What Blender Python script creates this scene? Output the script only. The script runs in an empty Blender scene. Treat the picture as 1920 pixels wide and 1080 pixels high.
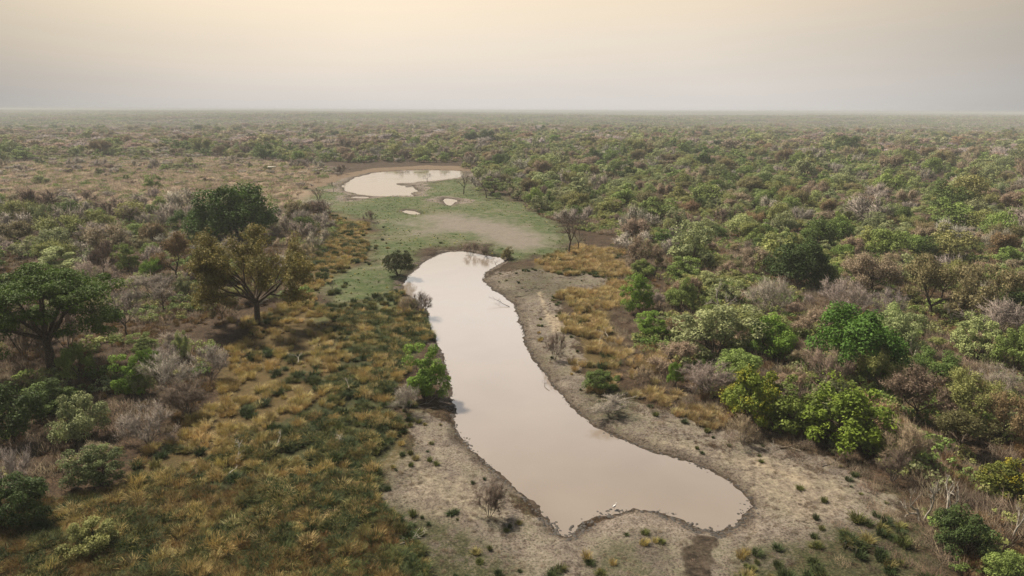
import bpy, math, random
import numpy as np
from mathutils import Matrix, Vector, Euler

sc = bpy.context.scene
COL = sc.collection
RNG = np.random.default_rng(7)
random.seed(7)
pi = math.pi

# ------------------------------------------------------------------ camera
CAM_H, PITCH, ROLL, F = 30.0, math.radians(14.58), math.radians(0.22), 1280.0
cam_d = bpy.data.cameras.new('camera')
cam = bpy.data.objects.new('camera', cam_d); COL.objects.link(cam)
R3 = Matrix.Rotation(pi / 2 - PITCH, 3, 'X') @ Matrix.Rotation(ROLL, 3, 'Z')
cam.location = (0, 0, CAM_H)
cam.rotation_euler = R3.to_euler()
cam_d.sensor_width = 36.0
cam_d.lens = 36.0 * F / 1920.0
cam_d.clip_start, cam_d.clip_end = 0.5, 60000.0
sc.camera = cam
RM = np.array(R3)

# ------------------------------------------------------------------ sky, sun, exposure
SUN_EL, SUN_AZ = math.radians(52), math.radians(-48)      # azimuth measured from straight ahead, minus = to the left
SUN_STRENGTH, SUN_ANGLE = 4.8, math.radians(5)
NISHITA_STRENGTH, VEIL_STRENGTH = 0.05, 0.50
world = bpy.data.worlds.new('World'); sc.world = world; world.use_nodes = True
nt = world.node_tree; nt.nodes.clear()
def N(t, kind, **kw):
    n = t.nodes.new(kind)
    for k, v in kw.items(): setattr(n, k, v)
    return n
sky = N(nt, 'ShaderNodeTexSky', sky_type='NISHITA', sun_disc=False)
sky.sun_elevation = SUN_EL; sky.sun_rotation = SUN_AZ
sky.dust_density = 7.0; sky.air_density = 1.5; sky.ozone_density = 1.0
bg1 = N(nt, 'ShaderNodeBackground'); bg1.inputs[1].default_value = NISHITA_STRENGTH
# a dusty veil in the air: warm overhead, grey towards the horizon, lens falloff painted in as darker sides
tc = N(nt, 'ShaderNodeTexCoord'); sep = N(nt, 'ShaderNodeSeparateXYZ')
nt.links.new(tc.outputs['Generated'], sep.inputs[0])
def ramp(t, stops):
    r = N(t, 'ShaderNodeValToRGB'); e = r.color_ramp.elements
    while len(e) > 1: e.remove(e[-1])
    e[0].position, e[0].color = stops[0][0], (*stops[0][1], 1)
    for p, c in stops[1:]:
        x = e.new(p); x.color = (*c, 1)
    return r
mr = N(nt, 'ShaderNodeMapRange'); mr.inputs[1].default_value = -0.02; mr.inputs[2].default_value = 1.0
nt.links.new(sep.outputs[2], mr.inputs[0])
veil = ramp(nt, [(0.0, (0.92, 0.885, 0.855)), (0.06, (0.86, 0.80, 0.745)), (0.11, (0.79, 0.69, 0.60)), (0.165, (0.82, 0.62, 0.44)), (0.26, (1.0, 0.96, 0.92)), (0.45, (1.0, 0.96, 0.93)), (0.7, (0.50, 0.50, 0.50)), (1.0, (0.30, 0.32, 0.35))])
nt.links.new(mr.outputs[0], veil.inputs[0])
vec = N(nt, 'ShaderNodeVectorMath', operation='DOT_PRODUCT')
ahead_flat = Vector((math.sin(math.radians(1)), math.cos(math.radians(1)), 0.0))
nt.links.new(tc.outputs['Generated'], vec.inputs[0]); vec.inputs[1].default_value = ahead_flat
side = ramp(nt, [(0.0, (0.26, 0.27, 0.29)), (0.5, (0.34, 0.35, 0.37)), (0.70, (0.54, 0.555, 0.57)), (0.79, (0.60, 0.615, 0.63)), (0.90, (0.84, 0.845, 0.85)), (0.97, (0.98, 0.98, 0.98)), (1.0, (1, 1, 1))])
nt.links.new(vec.outputs['Value'], side.inputs[0])
mul = N(nt, 'ShaderNodeMix', data_type='RGBA', blend_type='MULTIPLY'); mul.inputs[0].default_value = 1.0
nt.links.new(veil.outputs[0], mul.inputs[6]); nt.links.new(side.outputs[0], mul.inputs[7])
mul1 = N(nt, 'ShaderNodeMix', data_type='RGBA', blend_type='MULTIPLY'); mul1.inputs[0].default_value = 1.0
nt.links.new(sky.outputs[0], mul1.inputs[6]); nt.links.new(side.outputs[0], mul1.inputs[7]); nt.links.new(mul1.outputs[2], bg1.inputs[0])
stn = N(nt, 'ShaderNodeTexNoise'); stn.inputs['Scale'].default_value = 2.2; stn.inputs['Detail'].default_value = 4; stm = N(nt, 'ShaderNodeMapping'); stm.inputs['Scale'].default_value = (1.0, 1.0, 9.0); stm.inputs['Rotation'].default_value = (0, math.radians(4), 0)
nt.links.new(tc.outputs['Generated'], stm.inputs[0]); nt.links.new(stm.outputs[0], stn.inputs['Vector'])
str_ = ramp(nt, [(0.30, (0.93, 0.935, 0.945)), (0.62, (1.0, 1.0, 1.0))]); nt.links.new(stn.outputs['Fac'], str_.inputs[0])
mul3 = N(nt, 'ShaderNodeMix', data_type='RGBA', blend_type='MULTIPLY'); mul3.inputs[0].default_value = 1.0
nt.links.new(mul.outputs[2], mul3.inputs[6]); nt.links.new(str_.outputs[0], mul3.inputs[7])
bg2 = N(nt, 'ShaderNodeBackground'); bg2.inputs[1].default_value = VEIL_STRENGTH
glow = N(nt, 'ShaderNodeMapRange', interpolation_type='SMOOTHSTEP'); glow.inputs[1].default_value = 0.15; glow.inputs[2].default_value = 0.32; glow.inputs[3].default_value = 1.0; glow.inputs[4].default_value = 2.1
nt.links.new(sep.outputs[2], glow.inputs[0])
fade = N(nt, 'ShaderNodeMapRange', interpolation_type='SMOOTHSTEP'); fade.inputs[1].default_value = 0.36; fade.inputs[2].default_value = 0.62; fade.inputs[3].default_value = 1.0; fade.inputs[4].default_value = 0.22
nt.links.new(sep.outputs[2], fade.inputs[0])
gf = N(nt, 'ShaderNodeMath', operation='MULTIPLY'); nt.links.new(glow.outputs[0], gf.inputs[0]); nt.links.new(fade.outputs[0], gf.inputs[1])
gs_ = N(nt, 'ShaderNodeMath', operation='MULTIPLY'); nt.links.new(gf.outputs[0], gs_.inputs[0]); gs_.inputs[1].default_value = VEIL_STRENGTH; nt.links.new(gs_.outputs[0], bg2.inputs[1])
nt.links.new(mul3.outputs[2], bg2.inputs[0])
add = N(nt, 'ShaderNodeAddShader'); wo = N(nt, 'ShaderNodeOutputWorld')
nt.links.new(bg1.outputs[0], add.inputs[0]); nt.links.new(bg2.outputs[0], add.inputs[1]); nt.links.new(add.outputs[0], wo.inputs[0])

sun_d = bpy.data.lights.new('sun', 'SUN'); sun = bpy.data.objects.new('sun', sun_d); COL.objects.link(sun)
sun_d.energy = SUN_STRENGTH; sun_d.angle = SUN_ANGLE; sun_d.color = (1.0, 0.90, 0.74)
to_sun = Vector((math.sin(SUN_AZ) * math.cos(SUN_EL), math.cos(SUN_AZ) * math.cos(SUN_EL), math.sin(SUN_EL)))
sun.rotation_euler = to_sun.to_track_quat('Z', 'Y').to_euler()
sun.location = to_sun * 100

sc.view_settings.view_transform = 'Standard'; sc.view_settings.look = 'None'
sc.view_settings.exposure = 0.7; sc.view_settings.gamma = 1.0; sc.view_settings.use_curve_mapping = False
sc.render.engine = 'CYCLES'
sc.cycles.max_bounces = 6; sc.cycles.diffuse_bounces = 3; sc.cycles.transmission_bounces = 3
sc.cycles.volume_bounces = 0
sc.cycles.use_denoising = True

# ------------------------------------------------------------------ noise, pixels to ground
def _hash(ix, iy, seed):
    h = (ix.astype(np.int64) * 374761393 + iy.astype(np.int64) * 668265263 + seed * 1442695041) & 0x7fffffff
    h = ((h ^ (h >> 13)) * 1274126177) & 0x7fffffff
    return ((h ^ (h >> 16)) & 0xffff) / 65535.0
def noise(x, y, seed=0):
    x = np.asarray(x, float); y = np.asarray(y, float)
    ix, iy = np.floor(x), np.floor(y); fx, fy = x - ix, y - iy
    fx = fx * fx * (3 - 2 * fx); fy = fy * fy * (3 - 2 * fy)
    a, b = _hash(ix, iy, seed), _hash(ix + 1, iy, seed); c, d = _hash(ix, iy + 1, seed), _hash(ix + 1, iy + 1, seed)
    return (a * (1 - fx) + b * fx) * (1 - fy) + (c * (1 - fx) + d * fx) * fy * 1.0
def fbm(x, y, seed=0, octv=4):
    s, a, t = 0, 1.0, 0
    for o in range(octv):
        s = s + a * (noise(x * 2 ** o, y * 2 ** o, seed + o * 17) - 0.5); t += a; a *= 0.5
    return s / t * 2          # about -1..1
def smooth(a, b, x):
    t = np.clip((x - a) / (b - a), 0, 1); return t * t * (3 - 2 * t)
def ray(px, py):
    return RM @ np.array([(px - 960) / F, -(py - 540) / F, -1.0])
def at(px, py, z=0.0):                        # where the line of sight through a spot of the photograph meets level z
    d = ray(px, py); t = (z - CAM_H) / d[2]
    return np.array([d[0] * t, d[1] * t])
def height_to(p, px, py):                     # height above level 0 of what stands at p and reaches up to that spot
    d = ray(px, py); return CAM_H + d[2] * (p[1] / d[1])
FWD = RM @ np.array([0, 0, -1.0])
def depth(x, y, z=0): return x * FWD[0] + y * FWD[1] + (z - CAM_H) * FWD[2]
def project(x, y, z=0):
    x = np.asarray(x, float); y = np.asarray(y, float); z = np.asarray(z, float) + 0 * x
    v = np.stack([x, y, z - CAM_H], -1) @ RM
    return 960 + F * v[..., 0] / -v[..., 2], 540 - F * v[..., 1] / -v[..., 2]
def poly_at(pts, z=0.0): return np.array([at(a, b, z) for a, b in pts])
def sdist(poly, x, y):                        # signed distance, negative inside
    x = np.asarray(x, float).ravel(); y = np.asarray(y, float).ravel()
    best = np.full(x.shape, 1e18); inside = np.zeros(x.shape, bool)
    n = len(poly)
    for i in range(n):
        ax, ay = poly[i]; bx, by = poly[(i + 1) % n]
        ex, ey = bx - ax, by - ay
        wx, wy = x - ax, y - ay
        t = np.clip((wx * ex + wy * ey) / max(ex * ex + ey * ey, 1e-9), 0, 1)
        best = np.minimum(best, (wx - ex * t) ** 2 + (wy - ey * t) ** 2)
        c = ((ay <= y) & (by > y)) | ((by <= y) & (ay > y))
        with np.errstate(divide='ignore', invalid='ignore'):
            xi = ax + (y - ay) / (by - ay if by != ay else 1e-9) * ex
        inside ^= c & (x < xi)
    d = np.sqrt(best); return np.where(inside, -d, d)

WATER_Z = -0.30
POOL = [(838,472),(870,471),(905,478),(942,484),(947,490),(930,500),(912,510),(904,524),(925,543),(948,556),(966,573),(973,595),(980,620),(985,640),(998,665),(1020,695),(1045,730),(1075,765),(1110,792),(1150,817),(1190,833),(1230,848),(1280,863),(1330,882),(1365,900),(1395,920),(1411,939),(1404,960),(1385,985),(1350,1003),(1310,995),(1270,975),(1235,963),(1190,957),(1150,962),(1118,973),(1090,990),(1066,1007),(1043,1000),(1022,975),(993,945),(960,917),(925,886),(890,847),(862,818),(851,790),(846,760),(842,730),(838,700),(831,675),(822,655),(812,632),(802,604),(798,580),(775,560),(756,548),(751,534),(766,517),(797,488)]
POND = [(639,349),(652,341),(664,333),(700,324),(740,320),(790,318.5),(840,319),(885,322),(872,330),(857,334),(840,336),(815,339),(785,341),(774,343),(744,344),(748,347),(772,348),(778,353),(786,359),(770,362),(779,368),(744,367.5),(705,368.5),(670,365),(660,361),(648,359),(645,353)]
PUDDLES = [[(654,370),(668,368.3),(691,369),(690,371.4),(660,371.6)],[(654,375),(665,374.8),(666,376.3),(655,376.5)],[(831,376),(836,372),(846,373),(855.5,375),(857,377),(850,381),(843,386),(838,383)],[(754,397),(762,394.5),(774,395.6),(787,400),(786,402.7),(772,402)]]
POOL_P = poly_at(POOL, WATER_Z); POND_P = poly_at(POND, WATER_Z); PUD_P = [poly_at(p, WATER_Z) for p in PUDDLES]

Z = {k: poly_at(v) for k, v in dict(
  lawn=[(560,395),(600,350),(640,340),(690,374),(790,346),(868,334),(905,364),(960,378),(1020,405),(1065,440),(1065,482),(960,486),(880,462),(800,472),(765,500),(745,550),(700,572),(610,577),(588,550),(640,522),(690,492),(702,450),(692,420),(645,408)],
  pan=[(740,422),(790,405),(880,401),(960,412),(1020,440),(1034,466),(985,478),(930,462),(860,440),(790,440)],
  bankl=[(755,770),(800,760),(850,800),(900,860),(960,915),(1030,990),(1060,1020),(1200,1120),(830,1120),(775,1000),(722,960),(712,900),(742,865),(790,835),(748,790)],
  bankr=[(905,520),(960,505),(1130,518),(1160,540),(1045,562),(1062,600),(1082,650),(1092,700),(1130,745),(1230,770),(1310,790),(1420,825),(1560,865),(1690,935),(1700,1000),(1500,1040),(1420,1120),(1000,1120),(1060,1000),(1380,1000),(1400,940),(1300,880),(1100,790),(1000,680),(970,590)],
  plain=[(-300,318),(0,308),(200,296),(400,297),(560,308),(640,318),(600,335),(570,360),(530,400),(350,398),(200,388),(0,384),(-300,384)],
  goldl=[(575,400),(640,404),(694,432),(690,490),(640,522),(588,552),(560,570),(470,610),(430,680),(400,760),(330,830),(230,900),(120,1000),(20,1180),(640,1180),(650,930),(740,870),(785,800),(740,770),(780,650),(798,610),(750,545),(700,574),(605,579),(560,540)],
  greenl=[(640,590),(800,590),(805,640),(750,680),(745,760),(770,810),(700,880),(560,1180),(100,1180),(350,930),(480,830),(600,760),(660,680)],
  goldr=[(1000,490),(1060,472),(1150,462),(1185,500),(1172,560),(1140,600),(1172,660),(1150,702),(1100,692),(1090,640),(1075,590),(1060,562),(1130,540),(1120,520),(1020,515)],
  rim=[(560,352),(620,330),(700,317),(800,311),(900,313),(960,320),(960,326),(890,321),(800,317),(700,322),(640,336),(590,358)],
  trail=[(1005,548),(1018,548),(1030,585),(1055,600),(1062,622),(1035,630),(1020,600)],
  pale=[(1370,850),(1440,862),(1560,905),(1540,940),(1430,900)],
  lawnb=[(590,582),(750,548),(800,600),(803,660),(750,700),(640,660)],
  moss=[(600,930),(690,900),(760,955),(850,985),(930,1010),(1010,1075),(1010,1140),(560,1140)],
  mossb=[(1370,1060),(1450,1010),(1600,985),(1760,980),(1800,1140),(1360,1140)],
  mossc=[(1090,740),(1110,700),(1180,740),(1200,790),(1130,780)],
  mossd=[(960,500),(1010,505),(1090,540),(1060,575),(1020,560),(960,545)],
  mosse=[(1120,1030),(1230,1000),(1265,1060),(1240,1140),(1100,1140)],
  mossf=[(720,850),(745,800),(800,850),(770,900),(715,960)],
  spit=[(1040,1012),(1100,984),(1190,955),(1295,984),(1310,1010),(1285,1050),(1275,1140),(960,1140)],
  nearg=[(560,940),(640,900),(700,900),(715,960),(770,1010),(830,1140),(-300,1140),(-300,1000),(100,940),(350,900)],
  goldrb=[(1150,685),(1240,676),(1300,752),(1345,800),(1270,785),(1160,742)],
  cream=[(1180,815),(1400,838),(1580,885),(1650,955),(1500,1000),(1425,940),(1330,872)],
  chalk=[(735,850),(800,845),(880,885),(955,945),(990,1015),(890,1000),(780,985),(728,930)],
  dirt=[(1285,1000),(1350,1006),(1352,1040),(1335,1075),(1335,1130),(1292,1130),(1278,1045)],
).items()}

def waters(x, y):
    d = np.minimum(sdist(POOL_P, x, y), sdist(POND_P, x, y))
    for p in PUD_P: d = np.minimum(d, sdist(p, x, y))
    return d
def shore(x, y):
    x = np.asarray(x, float).ravel(); y = np.asarray(y, float).ravel()
    d = np.full(x.shape, 500.0)
    m = (np.abs(x) < 130) & (y > 15) & (y < 470)
    if m.any():
        xx, yy = x[m], y[m]
        k = 0.55 + np.clip((yy - 120) / 150, 0, 1) * 0.8
        d0 = np.minimum(sdist(POOL_P, xx, yy), sdist(POND_P, xx, yy)) + k * (0.85 * fbm(xx / 2.6, yy / 2.6, 3, 4) + 0.5 * fbm(xx / 0.6, yy / 0.6, 5, 2))
        for p in PUD_P: d0 = np.minimum(d0, sdist(p, xx, yy) - .3 + .25 * fbm(xx / 2.0, yy / 2.0, 6, 2))
        d[m] = d0
    return d
def terrain(x, y, s=None):
    x = np.asarray(x, float); shp = x.shape; x = x.ravel(); y = np.asarray(y, float).ravel()
    if s is None: s = shore(x, y)
    land = 0.22 * fbm(x / 16, y / 16, 11, 3) + 0.16 * fbm(x / 3.1, y / 3.1, 12, 3) + 0.05 * fbm(x / 0.7, y / 0.7, 13, 2)
    up = WATER_Z + 0.02 + 0.30 * smooth(0.0, 1.3, s) + 0.30 * smooth(1.0, 9, s)
    wet = WATER_Z - 0.5 * smooth(0.0, 2.5, -s) - 0.9 * smooth(2, 10, -s)
    z = np.where(s > 0, up + land * smooth(0.1, 6, s), wet + 0.02 * (1 - smooth(0, .4, -s)))
    r = np.hypot(x, y)
    hills = 17 * fbm(x / 2100 + 3.3, y / 1500 + 7.1, 21, 3) * smooth(520, 1700, r) + 3.5 * fbm(x / 420, y / 420, 25, 2) * smooth(380, 900, r)
    hills = hills - 3.0 * smooth(700, 2000, r)
    return np.minimum(z + hills, 15).reshape(shp)
def gz(x, y): return float(terrain(np.array([x]), np.array([y]))[0])

# ------------------------------------------------------------------ mesh helpers
def mesh_from(name, V, faces, mats, mat_idx=None, shade=None, smooth_f=False):
    """faces: list of int arrays (n,k)"""
    V = np.asarray(V, np.float32)
    me = bpy.data.meshes.new(name)
    loops = np.concatenate([f.ravel() for f in faces]).astype(np.int32)
    sizes = np.concatenate([np.full(len(f), f.shape[1], np.int32) for f in faces])
    starts = np.concatenate([[0], np.cumsum(sizes)[:-1]]).astype(np.int32)
    me.vertices.add(len(V)); me.vertices.foreach_set('co', V.ravel())
    me.loops.add(len(loops)); me.loops.foreach_set('vertex_index', loops)
    me.polygons.add(len(sizes)); me.polygons.foreach_set('loop_start', starts)
    if mat_idx is not None: me.polygons.foreach_set('material_index', np.asarray(mat_idx, np.int32))
    for m in mats: me.materials.append(m)
    if shade is not None:
        a = me.attributes.new('shade', 'FLOAT', 'FACE'); a.data.foreach_set('value', np.asarray(shade, np.float32))
    if smooth_f: me.polygons.foreach_set('use_smooth', np.ones(len(sizes), bool))
    me.update(calc_edges=True); me.validate()
    return me

class Geo:
    def __init__(s): s.V = []; s.F = {3: [], 4: []}; s.n = 0; s.S = {3: [], 4: []}
    def add(s, V, F, shade):
        V = np.asarray(V, float); F = np.asarray(F, int)
        s.V.append(V); s.F[F.shape[1]].append(F + s.n); s.S[F.shape[1]].append(np.broadcast_to(np.asarray(shade, float), (len(F),)).copy()); s.n += len(V)
    def tube(s, pts, radii, k=5, shade=1.0):
        pts = np.asarray(pts, float); m = len(pts)
        t = np.gradient(pts, axis=0); t /= np.linalg.norm(t, axis=1, keepdims=True) + 1e-9
        ref = np.array([0.31, 0.22, 0.93]); u = np.cross(t, ref); bad = np.linalg.norm(u, axis=1) < 0.1
        u[bad] = np.cross(t[bad], [1.0, 0, 0]); u /= np.linalg.norm(u, axis=1, keepdims=True); v = np.cross(t, u)
        a = np.arange(k) * 2 * pi / k
        ring = pts[:, None] + np.asarray(radii)[:, None, None] * (np.cos(a)[None, :, None] * u[:, None] + np.sin(a)[None, :, None] * v[:, None])
        i = np.arange(m - 1)[:, None] * k; j = np.arange(k)[None]; j2 = (j + 1) % k
        F = np.stack([i + j, i + j2, i + k + j2, i + k + j], -1).reshape(-1, 4)
        s.add(ring.reshape(-1, 3), F, shade)
    def twigs(s, A, B, r, shade):             # many thin three-sided spikes at once
        A = np.asarray(A, float); B = np.asarray(B, float); n = len(A); t = B - A
        t = t / (np.linalg.norm(t, axis=1, keepdims=True) + 1e-9)
        u = np.cross(t, RNG.normal(size=(n, 3))); u /= np.linalg.norm(u, axis=1, keepdims=True) + 1e-9; v = np.cross(t, u)
        r = np.broadcast_to(np.asarray(r, float), (n,))[:, None]
        V = [A + r * (math.cos(q) * u + math.sin(q) * v) for q in (0, 2.094, 4.189)] + [B]
        V = np.stack(V, 1).reshape(-1, 3); b = np.arange(n)[:, None] * 4
        F = np.concatenate([b + np.array([[0, 1, 3]]), b + np.array([[1, 2, 3]]), b + np.array([[2, 0, 3]])])
        s.add(V, F, np.tile(np.broadcast_to(shade, (n,)), 3))
    def leaves(s, P, Nrm, size, shade, aspect=0.55):
        n = len(P); t = np.cross(Nrm, RNG.normal(size=(n, 3))); t /= np.linalg.norm(t, axis=1, keepdims=True) + 1e-9
        b = np.cross(Nrm, t); size = np.broadcast_to(np.asarray(size, float), (n,))[:, None]
        V = np.stack([P - t * size, P + b * size * aspect + Nrm * size * .15, P + t * size, P - b * size * aspect + Nrm * size * .15], 1).reshape(-1, 3)
        s.add(V, np.arange(n)[:, None] * 4 + np.arange(4)[None], shade)
    def mesh(s, name, mat, smooth_f=False):
        F = [np.concatenate(s.F[k]) for k in (3, 4) if s.F[k]]; S = np.concatenate([np.concatenate(s.S[k]) for k in (3, 4) if s.S[k]])
        return mesh_from(name, np.concatenate(s.V), F, [mat], None, S, smooth_f)
def joined(name, geos_mats):
    V, F3, F4, S3, S4, M3, M4, n = [], [], [], [], [], [], [], 0
    for i, (g, m) in enumerate(geos_mats):
        V.append(np.concatenate(g.V))
        for k, FF, SS, MM in ((3, F3, S3, M3), (4, F4, S4, M4)):
            if g.F[k]:
                f = np.concatenate(g.F[k]) + n; FF.append(f); SS.append(np.concatenate(g.S[k])); MM.append(np.full(len(f), i))
        n += g.n
    F = ([np.concatenate(F3)] if F3 else []) + ([np.concatenate(F4)] if F4 else [])
    cat = lambda a, b: np.concatenate(a + b)
    return mesh_from(name, np.concatenate(V), F, [m for _, m in geos_mats], cat(M3, M4), cat(S3, S4))

# ------------------------------------------------------------------ materials
def new_mat(name):
    m = bpy.data.materials.new(name); m.use_nodes = True; m.node_tree.nodes.clear(); return m, m.node_tree
def plant_mat(name, translucent=0.22, rough=0.7, spread=0.014):
    m, t = new_mat(name)
    tint = N(t, 'ShaderNodeAttribute', attribute_type='INSTANCER', attribute_name='tint')
    sh = N(t, 'ShaderNodeAttribute', attribute_name='shade')
    hs = N(t, 'ShaderNodeHueSaturation')
    mr = N(t, 'ShaderNodeMapRange'); mr.inputs[1].default_value = 0.5; mr.inputs[2].default_value = 1.5; mr.inputs[3].default_value = 0.5 + spread * .1; mr.inputs[4].default_value = 0.5 - spread
    t.links.new(sh.outputs['Fac'], mr.inputs[0]); t.links.new(mr.outputs[0], hs.inputs['Hue'])
    t.links.new(sh.outputs['Fac'], hs.inputs['Value']); t.links.new(tint.outputs['Color'], hs.inputs['Color'])
    hs.inputs['Saturation'].default_value = 1.0
    p = N(t, 'ShaderNodeBsdfPrincipled'); p.inputs['Roughness'].default_value = rough; p.inputs['Specular IOR Level'].default_value = 0.2
    t.links.new(hs.outputs[0], p.inputs['Base Color'])
    o = N(t, 'ShaderNodeOutputMaterial')
    if translucent:
        tr = N(t, 'ShaderNodeBsdfTranslucent'); t.links.new(hs.outputs[0], tr.inputs[0])
        mx = N(t, 'ShaderNodeMixShader'); mx.inputs[0].default_value = translucent
        t.links.new(p.outputs[0], mx.inputs[1]); t.links.new(tr.outputs[0], mx.inputs[2]); t.links.new(mx.outputs[0], o.inputs[0])
    else: t.links.new(p.outputs[0], o.inputs[0])
    return m
M_LEAF = plant_mat('leaf'); M_TWIG = plant_mat('twig', 0.0, 0.85, 0.0); M_GRASS = plant_mat('grass_blade', 0.2, 0.75, -0.006)
def bark_mat(name, a, b, scale=3.0):
    m, t = new_mat(name); tx = N(t, 'ShaderNodeTexCoord'); nz = N(t, 'ShaderNodeTexNoise'); nz.inputs['Scale'].default_value = scale; nz.inputs['Detail'].default_value = 5
    t.links.new(tx.outputs['Object'], nz.inputs['Vector'])
    r = ramp(t, [(0.35, a), (0.65, b)]); t.links.new(nz.outputs['Fac'], r.inputs[0])
    p = N(t, 'ShaderNodeBsdfPrincipled'); p.inputs['Roughness'].default_value = 0.9; p.inputs['Specular IOR Level'].default_value = 0.15
    bp = N(t, 'ShaderNodeBump'); bp.inputs['Strength'].default_value = 0.5; bp.inputs['Distance'].default_value = 0.05
    t.links.new(nz.outputs['Fac'], bp.inputs['Height']); t.links.new(bp.outputs[0], p.inputs['Normal'])
    t.links.new(r.outputs[0], p.inputs['Base Color']); o = N(t, 'ShaderNodeOutputMaterial'); t.links.new(p.outputs[0], o.inputs[0]); return m
M_BARK = bark_mat('bark', (0.04, 0.031, 0.024), (0.13, 0.098, 0.072), 7)
M_BARK_RED = bark_mat('reddish_bark', (0.10, 0.045, 0.028), (0.20, 0.10, 0.06))
M_DEAD = bark_mat('bleached_wood', (0.23, 0.20, 0.165), (0.42, 0.385, 0.33), 5)
M_GREYWOOD = bark_mat('grey_wood', (0.07, 0.058, 0.048), (0.16, 0.135, 0.115), 4)
M_FLOWER = plant_mat('blossom', 0.25, 0.6, 0.01)

def ground_mat():
    m, t = new_mat('savanna_ground'); L = t.links.new
    tx = N(t, 'ShaderNodeTexCoord')
    def nz(scale, detail=4, rough=0.6, dist=0.0):
        n = N(t, 'ShaderNodeTexNoise'); n.inputs['Scale'].default_value = scale; n.inputs['Detail'].default_value = detail; n.inputs['Roughness'].default_value = rough; n.inputs['Distortion'].default_value = dist
        L(tx.outputs['Object'], n.inputs['Vector']); return n
    def mix(f, a, b):
        x = N(t, 'ShaderNodeMix', data_type='RGBA'); L(f, x.inputs[0]) if not isinstance(f, float) else setattr(x.inputs[0], 'default_value', f)
        L(a, x.inputs[6]); L(b, x.inputs[7]); return x.outputs[2]
    def attr(n): return N(t, 'ShaderNodeAttribute', attribute_name=n).outputs['Fac']
    def breakup(a, n, lo=0.35, hi=0.65, amt=0.8):
        # push a soft zone edge about with fine noise so that no zone ends in a clean line
        s = N(t, 'ShaderNodeMath', operation='MULTIPLY_ADD'); L(n.outputs['Fac'], s.inputs[0]); s.inputs[1].default_value = amt; s.inputs[2].default_value = -amt / 2
        q = N(t, 'ShaderNodeMath', operation='ADD'); L(a, q.inputs[0]); L(s.outputs[0], q.inputs[1])
        r = N(t, 'ShaderNodeMapRange', interpolation_type='SMOOTHSTEP'); L(q.outputs[0], r.inputs[0]); r.inputs[1].default_value = lo; r.inputs[2].default_value = hi; return r.outputs[0]
    big, mid, fine, tiny = nz(0.06, 5), nz(0.35, 6, 0.65), nz(1.7, 5, 0.7), nz(5.5, 4, 0.75)
    def duo(n, a, b, lo=0.38, hi=0.62): r = ramp(t, [(lo, a), (hi, b)]); L(n.outputs['Fac'], r.inputs[0]); return r.outputs[0]
    def tri(n, a, b, c, lo=0.33, md=0.5, hi=0.66): r = ramp(t, [(lo, a), (md, b), (hi, c)]); L(n.outputs['Fac'], r.inputs[0]); return r.outputs[0]
    def darken(col, n, lo, hi, amt):
        r = ramp(t, [(lo, (1 - amt,) * 3), (hi, (1, 1, 1))]); L(n.outputs['Fac'], r.inputs[0])
        x = N(t, 'ShaderNodeMix', data_type='RGBA', blend_type='MULTIPLY'); x.inputs[0].default_value = 1; L(col, x.inputs[6]); L(r.outputs[0], x.inputs[7]); return x.outputs[2]
    soil0 = mix(mid.outputs['Fac'], duo(fine, (0.050, 0.032, 0.019), (0.115, 0.068, 0.038)), duo(tiny, (0.075, 0.048, 0.028), (0.15, 0.10, 0.06)))
    soil = darken(darken(duo(tiny, (0.030, 0.021, 0.013), (0.10, 0.064, 0.038), .42, .58), fine, .38, .56, .4), mid, .34, .6, .4)
    soil_ = darken(darken(soil0, fine, 0.36, 0.60, 0.55), mid, 0.36, 0.62, 0.45)
    plain = mix(mid.outputs['Fac'], duo(fine, (0.17, 0.118, 0.078), (0.27, 0.195, 0.135)), duo(big, (0.17, 0.14, 0.098), (0.30, 0.22, 0.155)))
    gold = mix(fine.outputs['Fac'], duo(mid, (0.055, 0.045, 0.02), (0.12, 0.085, 0.036)), duo(tiny, (0.085, 0.06, 0.025), (0.19, 0.135, 0.06)))
    green = mix(fine.outputs['Fac'], duo(mid, (0.026, 0.036, 0.014), (0.06, 0.068, 0.024)), duo(tiny, (0.05, 0.05, 0.022), (0.105, 0.092, 0.045)))
    lawn = mix(fine.outputs['Fac'], tri(big, (0.070, 0.118, 0.034), (0.125, 0.168, 0.060), (0.215, 0.20, 0.125), .40, .5, .60), tri(mid, (0.075, 0.11, 0.036), (0.145, 0.165, 0.07), (0.25, 0.225, 0.155), .36, .5, .63)); lawn = darken(darken(lawn, fine, .36, .52, .4), tiny, .38, .52, .3)
    pan = mix(mid.outputs['Fac'], tri(fine, (0.20, 0.165, 0.14), (0.30, 0.255, 0.215), (0.37, 0.315, 0.265)), tri(tiny, (0.18, 0.17, 0.14), (0.27, 0.235, 0.2), (0.36, 0.31, 0.265)))
    mud = mix(mid.outputs['Fac'], tri(fine, (0.205, 0.16, 0.128), (0.335, 0.275, 0.228), (0.48, 0.415, 0.36), .38, .5, .62), tri(tiny, (0.14, 0.108, 0.085), (0.30, 0.245, 0.195), (0.50, 0.43, 0.36), .38, .5, .62))
    mud = darken(mud, tiny, 0.36, 0.48, 0.55); mud = darken(mud, mid, 0.36, 0.54, 0.42)
    def scaled(c, k):
        x = N(t, 'ShaderNodeMix', data_type='RGBA', blend_type='MULTIPLY'); x.inputs[0].default_value = 1; L(c, x.inputs[6]); x.inputs[7].default_value = (k, k, k, 1); return x.outputs[2]
    mud, pan, plain, lawn, gold, green = scaled(mud, .56), scaled(pan, .60), scaled(plain, .86), scaled(lawn, .64), scaled(gold, .75), scaled(green, .7)
    algae = duo(fine, (0.06, 0.068, 0.034), (0.135, 0.13, 0.08))
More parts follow.
